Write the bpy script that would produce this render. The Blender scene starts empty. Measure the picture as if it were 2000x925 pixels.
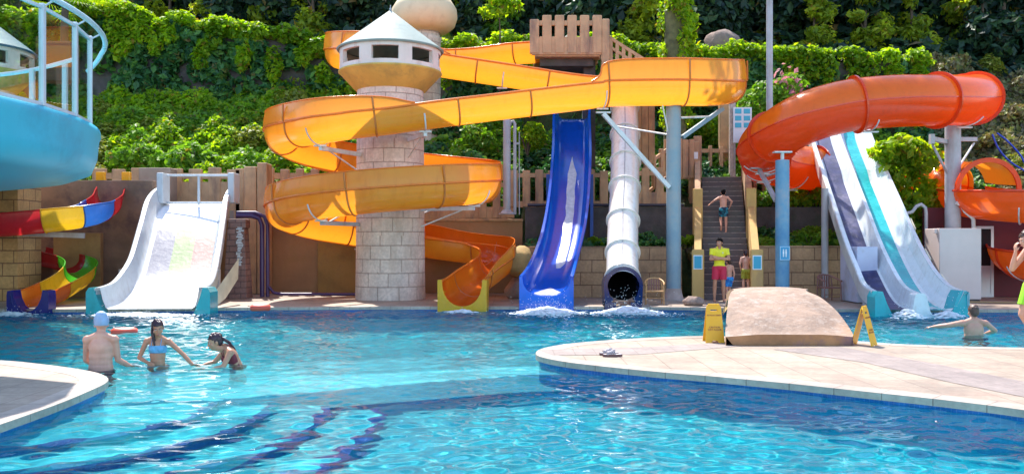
import bpy, bmesh, math, random
import numpy as np
from mathutils import Vector, Matrix, Quaternion, noise
random.seed(7); RNG = np.random.default_rng(7)
PI = math.pi; R = math.radians
F = 1700.0; CH = 1.66; HZ = 477.0

# ------------------------------------------------------------------ camera, light, exposure
sc = bpy.context.scene
COL = sc.collection
cd = bpy.data.cameras.new('camera'); cam = bpy.data.objects.new('camera', cd); COL.objects.link(cam)
cam.location = (0, 0, CH); cam.rotation_euler = (R(90), 0, 0)
cd.sensor_width = 36; cd.lens = 36 * F / 2000
cd.shift_y = (HZ - 462.5) / 2000
cd.clip_end = 600
sc.camera = cam
SUN_EL, SUN_AZ = R(57), R(-21)          # azimuth from +Y, negative = to the left
S = Vector((math.sin(SUN_AZ) * math.cos(SUN_EL), math.cos(SUN_AZ) * math.cos(SUN_EL), math.sin(SUN_EL)))
w = bpy.data.worlds.new('World'); sc.world = w; w.use_nodes = True
nt = w.node_tree; bg = nt.nodes['Background']
sky = nt.nodes.new('ShaderNodeTexSky'); sky.sky_type = 'NISHITA'; sky.sun_disc = False
sky.sun_elevation = SUN_EL; sky.sun_rotation = SUN_AZ; sky.air_density = 1.0; sky.dust_density = 0.6
nt.links.new(sky.outputs[0], bg.inputs[0]); bg.inputs[1].default_value = 0.15
sl = bpy.data.lights.new('sun', 'SUN'); sl.energy = 3.2; sl.angle = R(0.53); sl.color = (1.0, .95, .87)
so = bpy.data.objects.new('sun', sl); COL.objects.link(so); so.rotation_euler = S.to_track_quat('Z', 'Y').to_euler()
sl.cycles.is_caustics_light = True
sc.view_settings.view_transform = 'Standard'; sc.view_settings.look = 'None'
sc.view_settings.exposure = 1.52; sc.view_settings.gamma = 1
sc.render.engine = 'CYCLES'
cy = sc.cycles
cy.use_denoising = True; cy.denoiser = 'OPENIMAGEDENOISE'; cy.denoising_prefilter = 'ACCURATE'
cy.max_bounces = 10; cy.diffuse_bounces = 4; cy.glossy_bounces = 3; cy.transmission_bounces = 6; cy.transparent_max_bounces = 12
cy.sample_clamp_indirect = 6; cy.caustics_refractive = True; cy.caustics_reflective = False; cy.blur_glossy = 0.6

# ------------------------------------------------------------------ helpers
def W(px, py, Y): return Vector(((px - 1000) / F * Y, Y, CH - (py - HZ) / F * Y))
def XY(px, py, z=0.1):
    Y = (CH - z) * F / (py - HZ); return ((px - 1000) / F * Y, Y)

def tag(o, label=None, cat=None, group=None, kind=None):
    if label: o['label'] = label
    if cat: o['category'] = cat
    if group: o['group'] = group
    if kind: o['kind'] = kind
    return o
def empty(name, loc=(0, 0, 0), rz=0, label=None, cat=None, group=None):
    o = bpy.data.objects.new(name, None); COL.objects.link(o); o.location = loc; o.rotation_euler = (0, 0, rz)
    o.empty_display_size = .2
    return tag(o, label, cat, group)
def copy_tree(o, parent=None):
    c = o.copy(); COL.objects.link(c); c.parent = parent
    for ch in list(o.children): copy_tree(ch, c)
    return c

class MB:
    """collects polygons with uv in metres and builds ONE mesh object"""
    def __init__(s): s.v = []; s.f = []; s.uv = []; s.sm = []
    def add(s, vs, fs, uvs=None, smooth=False):
        o = len(s.v); s.v += [tuple(p) for p in vs]
        for i, f in enumerate(fs):
            s.f.append([o + k for k in f]); s.sm.append(smooth)
            s.uv.append(uvs[i] if uvs else None)
        return s
    def box(s, x0, x1, y0, y1, z0, z1, M=None, b=0.0, tx=0, top=None):
        """box, optional matrix, bevel b, top = (dx,dy) inset of the top face"""
        if b > 0:
            bm = bmesh.new()
            bmesh.ops.create_cube(bm, size=1)
            for v in bm.verts:
                v.co = Vector(((x0 + x1) / 2 + v.co.x * (x1 - x0), (y0 + y1) / 2 + v.co.y * (y1 - y0), (z0 + z1) / 2 + v.co.z * (z1 - z0)))
                if top and v.co.z > (z0 + z1) / 2:
                    v.co.x += top[0] * (1 if v.co.x < (x0 + x1) / 2 else -1); v.co.y += top[1] * (1 if v.co.y < (y0 + y1) / 2 else -1)
            bmesh.ops.bevel(bm, geom=bm.edges[:], offset=b, segments=2, affect='EDGES', profile=.5)
            bm.verts.index_update()
            vs = [v.co.copy() for v in bm.verts]; fs = [[v.index for v in f.verts] for f in bm.faces]; bm.free()
        else:
            dx, dy = top or (0, 0)
            vs = [Vector(p) for p in ((x0, y0, z0), (x1, y0, z0), (x1, y1, z0), (x0, y1, z0), (x0 + dx, y0 + dy, z1), (x1 - dx, y0 + dy, z1), (x1 - dx, y1 - dy, z1), (x0 + dx, y1 - dy, z1))]
            fs = [(3, 2, 1, 0), (4, 5, 6, 7), (0, 1, 5, 4), (1, 2, 6, 5), (2, 3, 7, 6), (3, 0, 4, 7)]
        if M: vs = [M @ v for v in vs]
        return s.add(vs, fs)
    def prism(s, poly, z0, z1, M=None):
        n = len(poly)
        vs = [Vector((p[0], p[1], z0)) for p in poly] + [Vector((p[0], p[1], z1)) for p in poly]
        a = sum(poly[i][0] * poly[(i + 1) % n][1] - poly[(i + 1) % n][0] * poly[i][1] for i in range(n))
        up, dn = list(range(n, 2 * n)), list(range(n))[::-1]
        fs = [up, dn] + [(i, (i + 1) % n, n + (i + 1) % n, n + i) for i in range(n)]
        if a < 0: fs = [list(f)[::-1] for f in fs]
        if M: vs = [M @ v for v in vs]
        return s.add(vs, fs)
    def plate(s, poly2, M, t):
        """outline in local XZ, extruded t along local Y"""
        n = len(poly2)
        vs = [M @ Vector((p[0], -t / 2, p[1])) for p in poly2] + [M @ Vector((p[0], t / 2, p[1])) for p in poly2]
        return s.add(vs, [list(range(n)), list(range(n, 2 * n))[::-1]] + [((i + 1) % n, i, n + i, n + (i + 1) % n) for i in range(n)])
    def tube(s, pts, r, n=10, cap=True, smooth=True):
        pts = [Vector(p) for p in pts]; rs = r if isinstance(r, (list, tuple)) else [r] * len(pts)
        vs = []; ref = None
        for i, p in enumerate(pts):
            t = (pts[min(i + 1, len(pts) - 1)] - pts[max(i - 1, 0)]).normalized()
            if ref is None: ref = Vector((0, 0, 1)) if abs(t.z) < .9 else Vector((1, 0, 0))
            a = (ref - t * ref.dot(t)).normalized(); ref = a; b = t.cross(a)
            vs += [p + (a * math.cos(2 * PI * k / n) + b * math.sin(2 * PI * k / n)) * rs[i] for k in range(n)]
        fs = [(i * n + k, i * n + (k + 1) % n, (i + 1) * n + (k + 1) % n, (i + 1) * n + k) for i in range(len(pts) - 1) for k in range(n)]
        s.add(vs, fs, smooth=smooth)
        if cap: s.add(vs[:n], [list(range(n))[::-1]]); s.add(vs[-n:], [list(range(n))])
        return s
    def bar(s, a, b, r, n=10): return s.tube([a, b], r, n)
    def beam(s, a, b, wd, ht):
        a, b = Vector(a), Vector(b); t = (b - a).normalized()
        up = Vector((0, 0, 1)) if abs(t.z) < .95 else Vector((0, 1, 0))
        sd = t.cross(up).normalized() * wd / 2; u = sd.cross(t).normalized() * ht / 2
        vs = [a - sd - u, a + sd - u, a + sd + u, a - sd + u, b - sd - u, b + sd - u, b + sd + u, b - sd + u]
        return s.add(vs, [(0, 1, 2, 3)[::-1], (4, 5, 6, 7)[::-1][::-1], (0, 1, 5, 4), (1, 2, 6, 5), (2, 3, 7, 6), (3, 0, 4, 7)])
    def lathe(s, prof, n=48, c=(0, 0, 0), smooth=True, rs=1.0, close=False):
        c = Vector(c); vs = []; L = [0.0]
        for i in range(1, len(prof)): L.append(L[-1] + math.dist(prof[i], prof[i - 1]))
        for r, z in prof: vs += [c + Vector((r * math.cos(2 * PI * k / n), r * math.sin(2 * PI * k / n), z)) for k in range(n)]
        fs = []; uv = []
        for i in range(len(prof) - 1):
            ra = max(prof[i][0], prof[i + 1][0]) * rs
            for k in range(n):
                fs.append((i * n + k, i * n + (k + 1) % n, (i + 1) * n + (k + 1) % n, (i + 1) * n + k))
                u0, u1 = ra * 2 * PI * k / n, ra * 2 * PI * (k + 1) / n
                z0, z1 = prof[i][1] + c.z, prof[i + 1][1] + c.z
                uv.append(((u0, z0), (u1, z0), (u1, z1), (u0, z1)))
        return s.add(vs, fs, uv, smooth)
    def ell(s, c, rx, ry, rz, n=16, m=10, M=None):
        vs = []; c = Vector(c)
        for i in range(m + 1):
            th = PI * i / m
            for k in range(n):
                p = Vector((rx * math.sin(th) * math.cos(2 * PI * k / n), ry * math.sin(th) * math.sin(2 * PI * k / n), -rz * math.cos(th)))
                if M: p = M @ p
                vs.append(c + p)
        return s.add(vs, [(i * n + k, i * n + (k + 1) % n, (i + 1) * n + (k + 1) % n, (i + 1) * n + k) for i in range(m) for k in range(n)], smooth=True)
    def build(s, name, mat, parent=None, weld=False, auto=None):
        me = bpy.data.meshes.new(name); me.from_pydata(s.v, [], s.f)
        uvl = me.uv_layers.new(name='uv'); me.polygons.foreach_set('use_smooth', s.sm)
        co = s.v; arr = np.zeros((len(me.loops), 2), np.float32)
        for p, u in zip(me.polygons, s.uv):
            if u is None:
                nx, ny, nz = (abs(a) for a in p.normal)
                for li, vi in zip(p.loop_indices, p.vertices):
                    x, y, z = co[vi]
                    arr[li] = (x, y) if nz >= nx and nz >= ny else ((y, z) if nx > ny else (x, z))
            else:
                for li, q in zip(p.loop_indices, u): arr[li] = q
        uvl.data.foreach_set('uv', arr.ravel())
        if weld:
            bm = bmesh.new(); bm.from_mesh(me); bmesh.ops.remove_doubles(bm, verts=bm.verts[:], dist=1e-4)
            bmesh.ops.recalc_face_normals(bm, faces=bm.faces[:]); bm.to_mesh(me); bm.free()
        for m_ in (mat if isinstance(mat, (list, tuple)) else [mat]): me.materials.append(m_)
        o = bpy.data.objects.new(name, me); COL.objects.link(o)
        if parent: o.parent = parent
        return o

# ------------------------------------------------------------------ materials
_mats = {}
def srgb(h):
    if isinstance(h, str):
        c = [int(h[i:i + 2], 16) / 255 for i in (0, 2, 4)]
        return tuple(((x + .055) / 1.055) ** 2.4 if x > .04045 else x / 12.92 for x in c)
    return h
class NT:
    def __init__(s, name):
        s.m = bpy.data.materials.new(name); s.m.use_nodes = True; s.t = s.m.node_tree
        s.b = s.t.nodes['Principled BSDF']; s.out = s.t.nodes['Material Output']
    def n(s, kind, **kw):
        x = s.t.nodes.new('ShaderNode' + kind)
        for k, v in kw.items():
            if k.startswith('_'): setattr(x, k[1:], v)
            else: x.inputs[k.replace('_', ' ')].default_value = v
        return x
    def l(s, a, b): s.t.links.new(a, b)
    def co(s, kind='Object'):
        return s.n('TexCoord').outputs[kind]
    def noise(s, co, scale, detail=4, rough=.55, dist=0):
        x = s.n('TexNoise', Scale=scale, Detail=detail, Roughness=rough, Distortion=dist); s.l(co, x.inputs['Vector']); return x
    def ramp(s, fac, stops, interp='LINEAR'):
        x = s.n('ValToRGB'); x.color_ramp.interpolation = interp; cr = x.color_ramp
        f4 = lambda c: (*c, 1) if len(c) == 3 else c
        cr.elements[0].position = stops[0][0]; cr.elements[0].color = f4(stops[0][1])
        cr.elements[1].position = stops[-1][0]; cr.elements[1].color = f4(stops[-1][1])
        for p, c in stops[1:-1]: e = cr.elements.new(p); e.color = f4(c)
        s.l(fac, x.inputs[0]); return x.outputs[0]
    def mix(s, fac, a, b, blend='MIX'):
        x = s.n('Mix', _data_type='RGBA', _blend_type=blend)
        for val, i in ((fac, 0), (a, 6), (b, 7)):
            if hasattr(val, 'links') or hasattr(val, 'is_output'): s.l(val, x.inputs[i])
            else: x.inputs[i].default_value = val if i == 0 else (*val, 1)
        return x.outputs[2]
    def bump(s, h, strength=.3, dist=.02, normal=None):
        x = s.n('Bump', Strength=strength, Distance=dist); s.l(h, x.inputs['Height'])
        if normal: s.l(normal, x.inputs['Normal'])
        s.l(x.outputs[0], s.b.inputs['Normal']); return x.outputs[0]

def mat(name, col, rough=.5, var=.15, vscale=3.0, bump=0.0, bscale=30, metal=0, spec=.5, coat=0, dirt=None, dscale=1.2, trans=None, streak=0):
    """plain surface: base colour mottled by noise, optional dirt colour in patches, optional fine bump"""
    if name in _mats: return _mats[name]
    T = NT(name); b = T.b; col = srgb(col); co = T.co()
    nz = T.noise(co, vscale)
    lo = tuple(c * (1 - var) for c in col); hi = tuple(min(1, c * (1 + var)) for c in col)
    c = T.ramp(nz.outputs[0], [(.3, lo), (.7, hi)])
    if dirt:
        mp = T.n('Mapping'); T.l(co, mp.inputs[0]); mp.inputs['Scale'].default_value = (1, 1, .25 if streak else 1)
        d = T.noise(mp.outputs[0], dscale, 8, .7)
        f = T.ramp(d.outputs[0], [(.5, (0, 0, 0)), (.72, (1, 1, 1))])
        c = T.mix(f, c, srgb(dirt))
    T.l(c, b.inputs['Base Color'])
    r2 = T.ramp(nz.outputs[0], [(.3, (max(0, rough - .06),) * 3), (.7, (min(1, rough + .08),) * 3)]); T.l(r2, b.inputs['Roughness'])
    b.inputs['Metallic'].default_value = metal; b.inputs['Specular IOR Level'].default_value = spec
    b.inputs['Coat Weight'].default_value = coat; b.inputs['Coat Roughness'].default_value = .08
    if bump:
        nb = T.noise(co, bscale, 6, .6); T.bump(nb.outputs[0], .6, bump)
    if trans:
        tl = T.n('BsdfTranslucent'); tl.inputs[0].default_value = (*srgb(trans[0]), 1)
        mx = T.n('MixShader', Fac=trans[1]); T.l(b.outputs[0], mx.inputs[1]); T.l(tl.outputs[0], mx.inputs[2]); T.l(mx.outputs[0], T.out.inputs[0])
    _mats[name] = T.m; return T.m

def brick(name, c1, c2, mortar, bw=.6, bh=.3, ms=.012, rough=.8, dist=.02, coord='UV', dirt=None, bump=.02, off=.5, wob=1.5):
    if name in _mats: return _mats[name]
    T = NT(name); co = T.co(coord)
    nz = T.noise(co, wob, 3); vm = T.n('VectorMath', _operation='SCALE'); vm.inputs['Scale'].default_value = dist * 2
    T.l(nz.outputs[1], vm.inputs[0]); va = T.n('VectorMath', _operation='ADD'); T.l(co, va.inputs[0]); T.l(vm.outputs[0], va.inputs[1])
    bt = T.n('TexBrick', Scale=1.0); bt.inputs['Brick Width'].default_value = bw; bt.inputs['Row Height'].default_value = bh
    bt.inputs['Mortar Size'].default_value = ms; bt.inputs['Mortar Smooth'].default_value = .3; bt.offset = off
    bt.inputs['Color1'].default_value = (*srgb(c1), 1); bt.inputs['Color2'].default_value = (*srgb(c2), 1); bt.inputs['Mortar'].default_value = (*srgb(mortar), 1)
    T.l(va.outputs[0], bt.inputs['Vector'])
    big = T.noise(T.co(), .9, 6, .65); c = T.mix(1.0, bt.outputs[0], T.ramp(big.outputs[0], [(.3, (.68, .66, .66)), (.65, (1.1, 1.08, 1.05))]), 'MULTIPLY')
    fine = T.noise(T.co(), 14, 5, .6); c = T.mix(1.0, c, T.ramp(fine.outputs[0], [(.3, (.82, .82, .82)), (.7, (1.1, 1.1, 1.1))]), 'MULTIPLY')
    if dirt:
        mp = T.n('Mapping'); T.l(T.co(), mp.inputs[0]); mp.inputs['Scale'].default_value = (1, 1, .3)
        d = T.noise(mp.outputs[0], 1.4, 8, .72); f = T.ramp(d.outputs[0], [(.52, (0, 0, 0)), (.75, (1, 1, 1))]); c = T.mix(f, c, srgb(dirt))
    T.l(c, T.b.inputs['Base Color']); T.b.inputs['Roughness'].default_value = rough
    iv = T.n('Math', _operation='SUBTRACT'); iv.inputs[0].default_value = 1; T.l(bt.outputs['Fac'], iv.inputs[1])
    ad = T.n('Math', _operation='MULTIPLY_ADD'); T.l(fine.outputs[0], ad.inputs[0]); ad.inputs[1].default_value = .35; T.l(iv.outputs[0], ad.inputs[2])
    T.bump(ad.outputs[0], .8, bump)
    _mats[name] = T.m; return T.m

def leafmat(name, dark, mid, light, trans, tw=.4, rough=.5):
    if name in _mats: return _mats[name]
    T = NT(name); g = T.n('NewGeometry')
    c = T.ramp(g.outputs['Random Per Island'], [(0, srgb(dark)), (.5, srgb(mid)), (.95, srgb(light)), (.965, tuple(a * b for a, b in zip(srgb(light), (1.1, .62, .8)))), (1, (.22, .13, .05))])
    nz = T.noise(T.co('Object'), .55, 3); c = T.mix(1.0, c, T.ramp(nz.outputs[0], [(.35, (.6, .72, .8)), (.65, (1.25, 1.2, .95))]), 'MULTIPLY')
    T.l(c, T.b.inputs['Base Color']); T.b.inputs['Roughness'].default_value = rough; T.b.inputs['Specular IOR Level'].default_value = .35
    tl = T.n('BsdfTranslucent'); t2 = T.mix(1.0, c, srgb(trans), 'MULTIPLY'); tl.inputs[0].default_value = (1, 1, 1, 1); T.l(t2, tl.inputs[0])
    mx = T.n('MixShader', Fac=tw); T.l(T.b.outputs[0], mx.inputs[1]); T.l(tl.outputs[0], mx.inputs[2]); T.l(mx.outputs[0], T.out.inputs[0])
    _mats[name] = T.m; return T.m
# ------------------------------------------------------------------ pool, decks, water
def mosaic(name, c1, c2, grout, size=.05, rough=.35):
    return brick(name, c1, c2, grout, bw=size, bh=size, ms=size * .06, rough=rough, dist=0, bump=.001, off=0)
M_floor = brick('pool_floor_tiles', (.008, .55, .62), (.015, .60, .66), (.08, .60, .64), bw=.25, bh=.25, ms=.006, rough=.4, dist=.0, bump=.0015, off=0)
M_riser = mosaic('navy_step_tiles', (.004, .03, .20), (.006, .05, .28), (.03, .1, .32), .05)
M_edge = mosaic('blue_edge_tiles', (.008, .10, .42), (.012, .15, .50), (.1, .2, .5), .05)
M_deck = brick('deck_tiles', (.36, .285, .22), (.41, .33, .255), (.19, .13, .10), bw=.5, bh=.5, ms=.006, rough=.55, dist=.0, bump=.002, off=0, dirt=(.30, .20, .15))
M_coping = brick('coping_stone', (.44, .36, .30), (.48, .40, .34), (.24, .18, .15), bw=.5, bh=5, ms=.006, rough=.5, dist=.0, bump=.002, off=0)
Z0 = -1.25
# pool floor
mb = MB(); mb.box(-26, 26, -4, 22.4, Z0 - .1, Z0); po = mb.build('pool_floor', M_floor); tag(po, kind='structure')
CAUST = [po]
# curved submerged steps round the end of the left deck
def arc(cx, cy, r, a0, a1, n=48): return [(cx + r * math.cos(R(a0 + (a1 - a0) * i / n)), cy + r * math.sin(R(a0 + (a1 - a0) * i / n))) for i in range(n + 1)]
SC = (-5.15, 9.25)
def pool_solid(name, poly, z0, z1, mtop, mside, kind='structure', trim=None):
    mb = MB(); mb.prism(poly, z0, z1); o = mb.build(name, [mtop, mside])
    for i, p in enumerate(o.data.polygons): p.material_index = 0 if i == 0 else 1
    if kind: tag(o, kind=kind)
    return o
for k, (r_, zt) in enumerate(((3.75, -1.0), (3.15, -.78), (2.55, -.56), (1.95, -.34))):
    poly = arc(SC[0], SC[1], r_, -100, 14) + [(SC[0] - 3, SC[1] + .6), (SC[0] - 3, SC[1] - r_)]
    o = pool_solid('pool_step', poly, Z0, zt - .012, M_floor, M_riser); CAUST.append(o)
    lip = arc(SC[0], SC[1], r_, -100, 14) + arc(SC[0], SC[1], r_ - .1, 14, -100)     # dark edging tiles on the tread edge
    o = pool_solid('pool_step_nosing', lip, zt - .011, zt, M_riser, M_riser); CAUST.append(o)
# shallow submerged ledge joining the left deck to the tiled peninsula
back = [(-4.9, 12.5), (-3.5, 12.65), (-2, 13.0), (-.6, 13.5), (.6, 13.9)]
front = [(.9, 11.55), (0, 11.35), (-1, 10.85), (-1.86, 10.45), (-2.7, 10.0), (-3.4, 9.6), (-4.9, 9.3)]
o = pool_solid('submerged_ledge', back + front, Z0, -.27, brick('ledge_top_tiles', (.10, .60, .66), (.14, .64, .70), (.2, .62, .66), bw=.25, bh=.25, ms=.006, dist=0, bump=.001, off=0), brick('ledge_front_tiles', (.01, .25, .50), (.015, .29, .55), (.06, .34, .58), bw=.1, bh=.1, ms=.004, dist=0, bump=.001, off=0)); CAUST.append(o)

def smooth_poly(pts, n=10, closed=False):
    out = []; N = len(pts)
    for i in range(N if closed else N - 1):
        g = lambda j: Vector((*pts[j % N], 0)) if closed else Vector((*pts[max(0, min(N - 1, j))], 0))
        p0, p1, p2, p3 = g(i - 1), g(i), g(i + 1), g(i + 2)
        for k in range(n):
            t = k / n
            q = .5 * ((2 * p1) + (-p0 + p2) * t + (2 * p0 - 5 * p1 + 4 * p2 - p3) * t * t + (-p0 + 3 * p1 - 3 * p2 + p3) * t ** 3)
            out.append((q.x, q.y))
    if not closed: out.append(tuple(pts[-1]))
    return out
M_wallt = brick('pool_wall_tiles', (.01, .27, .50), (.015, .31, .55), (.06, .36, .58), bw=.1, bh=.1, ms=.004, dist=0, bump=.001, off=0)
def deck(name, edge, rest, label_kind='structure', coping=.28):
    """edge: open polyline along the water; rest: far corners. Deck body, coping band with a lip, blue waterline tiles"""
    e = [Vector((*p, 0)) for p in edge]
    poly = edge + rest
    a = sum(poly[i][0] * poly[(i + 1) % len(poly)][1] - poly[(i + 1) % len(poly)][0] * poly[i][1] for i in range(len(poly)))
    sgn = 1 if a > 0 else -1
    inn = []
    for i, p in enumerate(e):
        t = (e[min(i + 1, len(e) - 1)] - e[max(0, i - 1)]).normalized(); nrm = Vector((-t.y, t.x, 0)) * sgn
        inn.append((p + nrm * coping, p - nrm * .02, p + nrm * .03))
    body = [(q[2].x, q[2].y) for q in inn] + rest
    mb = MB(); mb.prism(body, Z0, .06); o = mb.build(name + '_wall', M_wallt); tag(o, kind='structure'); CAUST.append(o)
    top = [(q[0].x, q[0].y) for q in inn] + rest
    mb = MB(); mb.prism(top, .061, .1); o = mb.build(name, M_deck); tag(o, kind='structure')
    mb = MB(); L = 0
    for i in range(len(e) - 1):
        d = (e[i + 1] - e[i]).length
        a0, b0 = inn[i][1], inn[i][0]; a1, b1 = inn[i + 1][1], inn[i + 1][0]
        for (z, z_, flip) in ((.104, .104, 0), (.03, .062, 1)):
            q = [(a0.x, a0.y, z), (a1.x, a1.y, z), (b1.x, b1.y, z_), (b0.x, b0.y, z_)]; uv = [(L, 0), (L + d, 0), (L + d, .28), (L, .28)]
            if (sgn < 0) != bool(flip): q = q[::-1]; uv = uv[::-1]
            mb.add(q, [(0, 1, 2, 3)], [uv])
        q = [(a0.x, a0.y, .03), (a1.x, a1.y, .03), (a1.x, a1.y, .104), (a0.x, a0.y, .104)]
        mb.add(q, [(0, 1, 2, 3)], [[(L, .3), (L + d, .3), (L + d, .34), (L, .34)]])
        q = [(b0.x, b0.y, .062), (b1.x, b1.y, .062), (b1.x, b1.y, .104), (b0.x, b0.y, .104)]
        mb.add(q, [(0, 1, 2, 3)], [[(L, .3), (L + d, .3), (L + d, .34), (L, .34)]])
        L += d
    mw = MB(); L = 0
    for i in range(len(e) - 1):
        a0, a1 = inn[i][2] * .8 + inn[i][1] * .2, inn[i + 1][2] * .8 + inn[i + 1][1] * .2; d = (a1 - a0).length
        mw.add([(a0.x, a0.y, -.07), (a1.x, a1.y, -.07), (a1.x, a1.y, .06), (a0.x, a0.y, .06)], [(0, 1, 2, 3)], [[(L, 0), (L + d, 0), (L + d, .13), (L, .13)]]); L += d
    ow = mw.build(name + '_waterline_tiles', M_edge); tag(ow, kind='structure'); ow.cycles.is_caustics_receiver = True
    o = mb.build(name + '_coping', M_coping); tag(o, kind='structure')
# peninsula on the right
pen = [XY(2250, 850), XY(2100, 818), XY(2000, 800), XY(1850, 781), XY(1700, 765), XY(1550, 749), XY(1400, 735), XY(1280, 725), XY(1180, 715), XY(1105, 706), XY(1060, 697), XY(1049, 690),
       XY(1060, 681), XY(1105, 672), XY(1180, 665), XY(1280, 659), XY(1385, 656), XY(1500, 660), XY(1640, 664), XY(1740, 671), XY(1870, 676), XY(2000, 679), XY(2200, 681)]
deck('peninsula_deck', smooth_poly(pen, 5), [(14, 12.9), (14, 6.0)])
lft = [(-4.5, 2.0), (-4.44, 5.5), (-4.45, 7.0), (-4.45, 8.34), (-4.5, 9.1), (-4.62, 9.9), (-4.95, 10.45), (-5.4, 10.85), (-6.1, 11.3), (-6.9, 11.7), (-8.5, 12.1), (-12, 12.4)]
deck('left_deck', smooth_poly(lft, 5), [(-24, 12.4), (-24, 2.0)])
far = [(-26, 20.7), (-14, 20.9), (-10.5, 21.0), (-7.5, 21.4), (-4, 21.75), (0, 21.85), (3.5, 21.75), (5.5, 21.35), (8, 21.0), (12, 20.85), (26, 20.8)]
deck('far_deck', smooth_poly(far, 5), [(26, 28.6), (-26, 28.6)])
# shadow bands on the peninsula deck, painted as darker tiles
M_band = brick('painted_shade_tiles', (.27, .22, .20), (.30, .245, .225), (.20, .16, .14), bw=.3, bh=.3, ms=.005, dist=0, bump=.002, off=0, rough=.7)
def strip(pts):
    mb = MB(); mb.add([(x, y, .1045) for x, y in pts], [list(range(len(pts)))]); o = mb.build('painted_shade_band', M_band); tag(o, kind='structure')
strip([XY(1510, 682), XY(1640, 677), XY(1840, 713), XY(2300, 805), XY(2300, 860), XY(2000, 775), XY(1850, 745), XY(1690, 708)][::-1])
strip([XY(1052, 684), XY(1100, 681), XY(1250, 678), XY(1440, 667), XY(1480, 673), XY(1250, 692), XY(1080, 694)][::-1])

# water: one real wave surface
def waves(X, Yy):
    H = np.zeros_like(X); r = np.random.default_rng(11)
    comps = []
    for lam, amp, n in ((2.2, .006, 4), (1.1, .0050, 7), (.55, .0042, 12), (.30, .0030, 14), (.19, .0016, 14)):
        for _ in range(n):
            l_ = lam * r.uniform(.75, 1.3); th = r.normal(PI / 2 * .95, .95); ph = r.uniform(0, 2 * PI)
            comps.append((l_, amp * r.uniform(.6, 1.2) / math.sqrt(n) * 1.6, th, ph))
    for l_, a, th, ph in comps:
        k = 2 * PI / l_
        wx = X + .10 * np.sin(1.3 * Yy + ph) ; wy = Yy + .12 * np.sin(1.1 * X + 2 * ph)
        H += a * np.sin(k * (wx * math.cos(th) + wy * math.sin(th)) + ph)
    rough = 1 + .9 * np.clip((Yy - 12) / 6, 0, 1)          # choppier towards the slides
    return H * rough
nx, ny = 640, 520
ys = 4.0 + (23.0 - 4.0) * (np.linspace(0, 1, ny) ** 1.25)
U = np.linspace(-1, 1, nx)
X = np.outer(7.0 + ys * .62, U); Yg = np.repeat(ys[:, None], nx, 1)
Zg = waves(X, Yg)
for (px, py, a_) in ((-5.6, 11.7, .02), (-4.8, 12.1, .018), (-4.0, 12.0, .022), (8.5, 15.8, .025), (.8, 20.9, .05), (2.8, 20.9, .05), (-8.7, 20.4, .03), (9.4, 19.6, .04), (-11.4, 20.4, .03)):
    d = np.sqrt((X - px) ** 2 + (Yg - py) ** 2); Zg += a_ * np.exp(-d / .9) * np.sin(d * 19) * .5
V = np.stack([X, Yg, Zg], -1).reshape(-1, 3)
idx = np.arange(nx * ny).reshape(ny, nx)
Fq = np.stack([idx[:-1, :-1], idx[:-1, 1:], idx[1:, 1:], idx[1:, :-1]], -1).reshape(-1, 4)
def fast_mesh(name, V, Fq, mat_, smooth=True, parent=None):
    me = bpy.data.meshes.new(name); k = Fq.shape[1]
    me.vertices.add(len(V)); me.vertices.foreach_set('co', V.astype(np.float32).ravel())
    me.loops.add(Fq.size); me.loops.foreach_set('vertex_index', Fq.astype(np.int32).ravel())
    me.polygons.add(len(Fq)); me.polygons.foreach_set('loop_start', np.arange(0, Fq.size, k, dtype=np.int32))
    me.polygons.foreach_set('use_smooth', np.full(len(Fq), smooth)); me.update(calc_edges=True); me.validate()
    me.materials.append(mat_); o = bpy.data.objects.new(name, me); COL.objects.link(o)
    if parent: o.parent = parent
    return o
T = NT('pool_water')
T.b.inputs['Base Color'].default_value = (.80, .985, 1, 1); T.b.inputs['Transmission Weight'].default_value = 1
T.b.inputs['Roughness'].default_value = 0.0; T.b.inputs['IOR'].default_value = 1.25
tr_ = T.n('BsdfTransparent'); tr_.inputs[0].default_value = (.80, .985, 1, 1); mx_ = T.n('MixShader', Fac=.30); T.l(T.b.outputs[0], mx_.inputs[1]); T.l(tr_.outputs[0], mx_.inputs[2]); T.l(mx_.outputs[0], T.out.inputs[0])
wo = fast_mesh('pool_water', V, Fq, T.m); tag(wo, kind='structure')
wo.cycles.is_caustics_caster = True
mb = MB(); 
for o in CAUST: o.cycles.is_caustics_receiver = True
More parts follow.
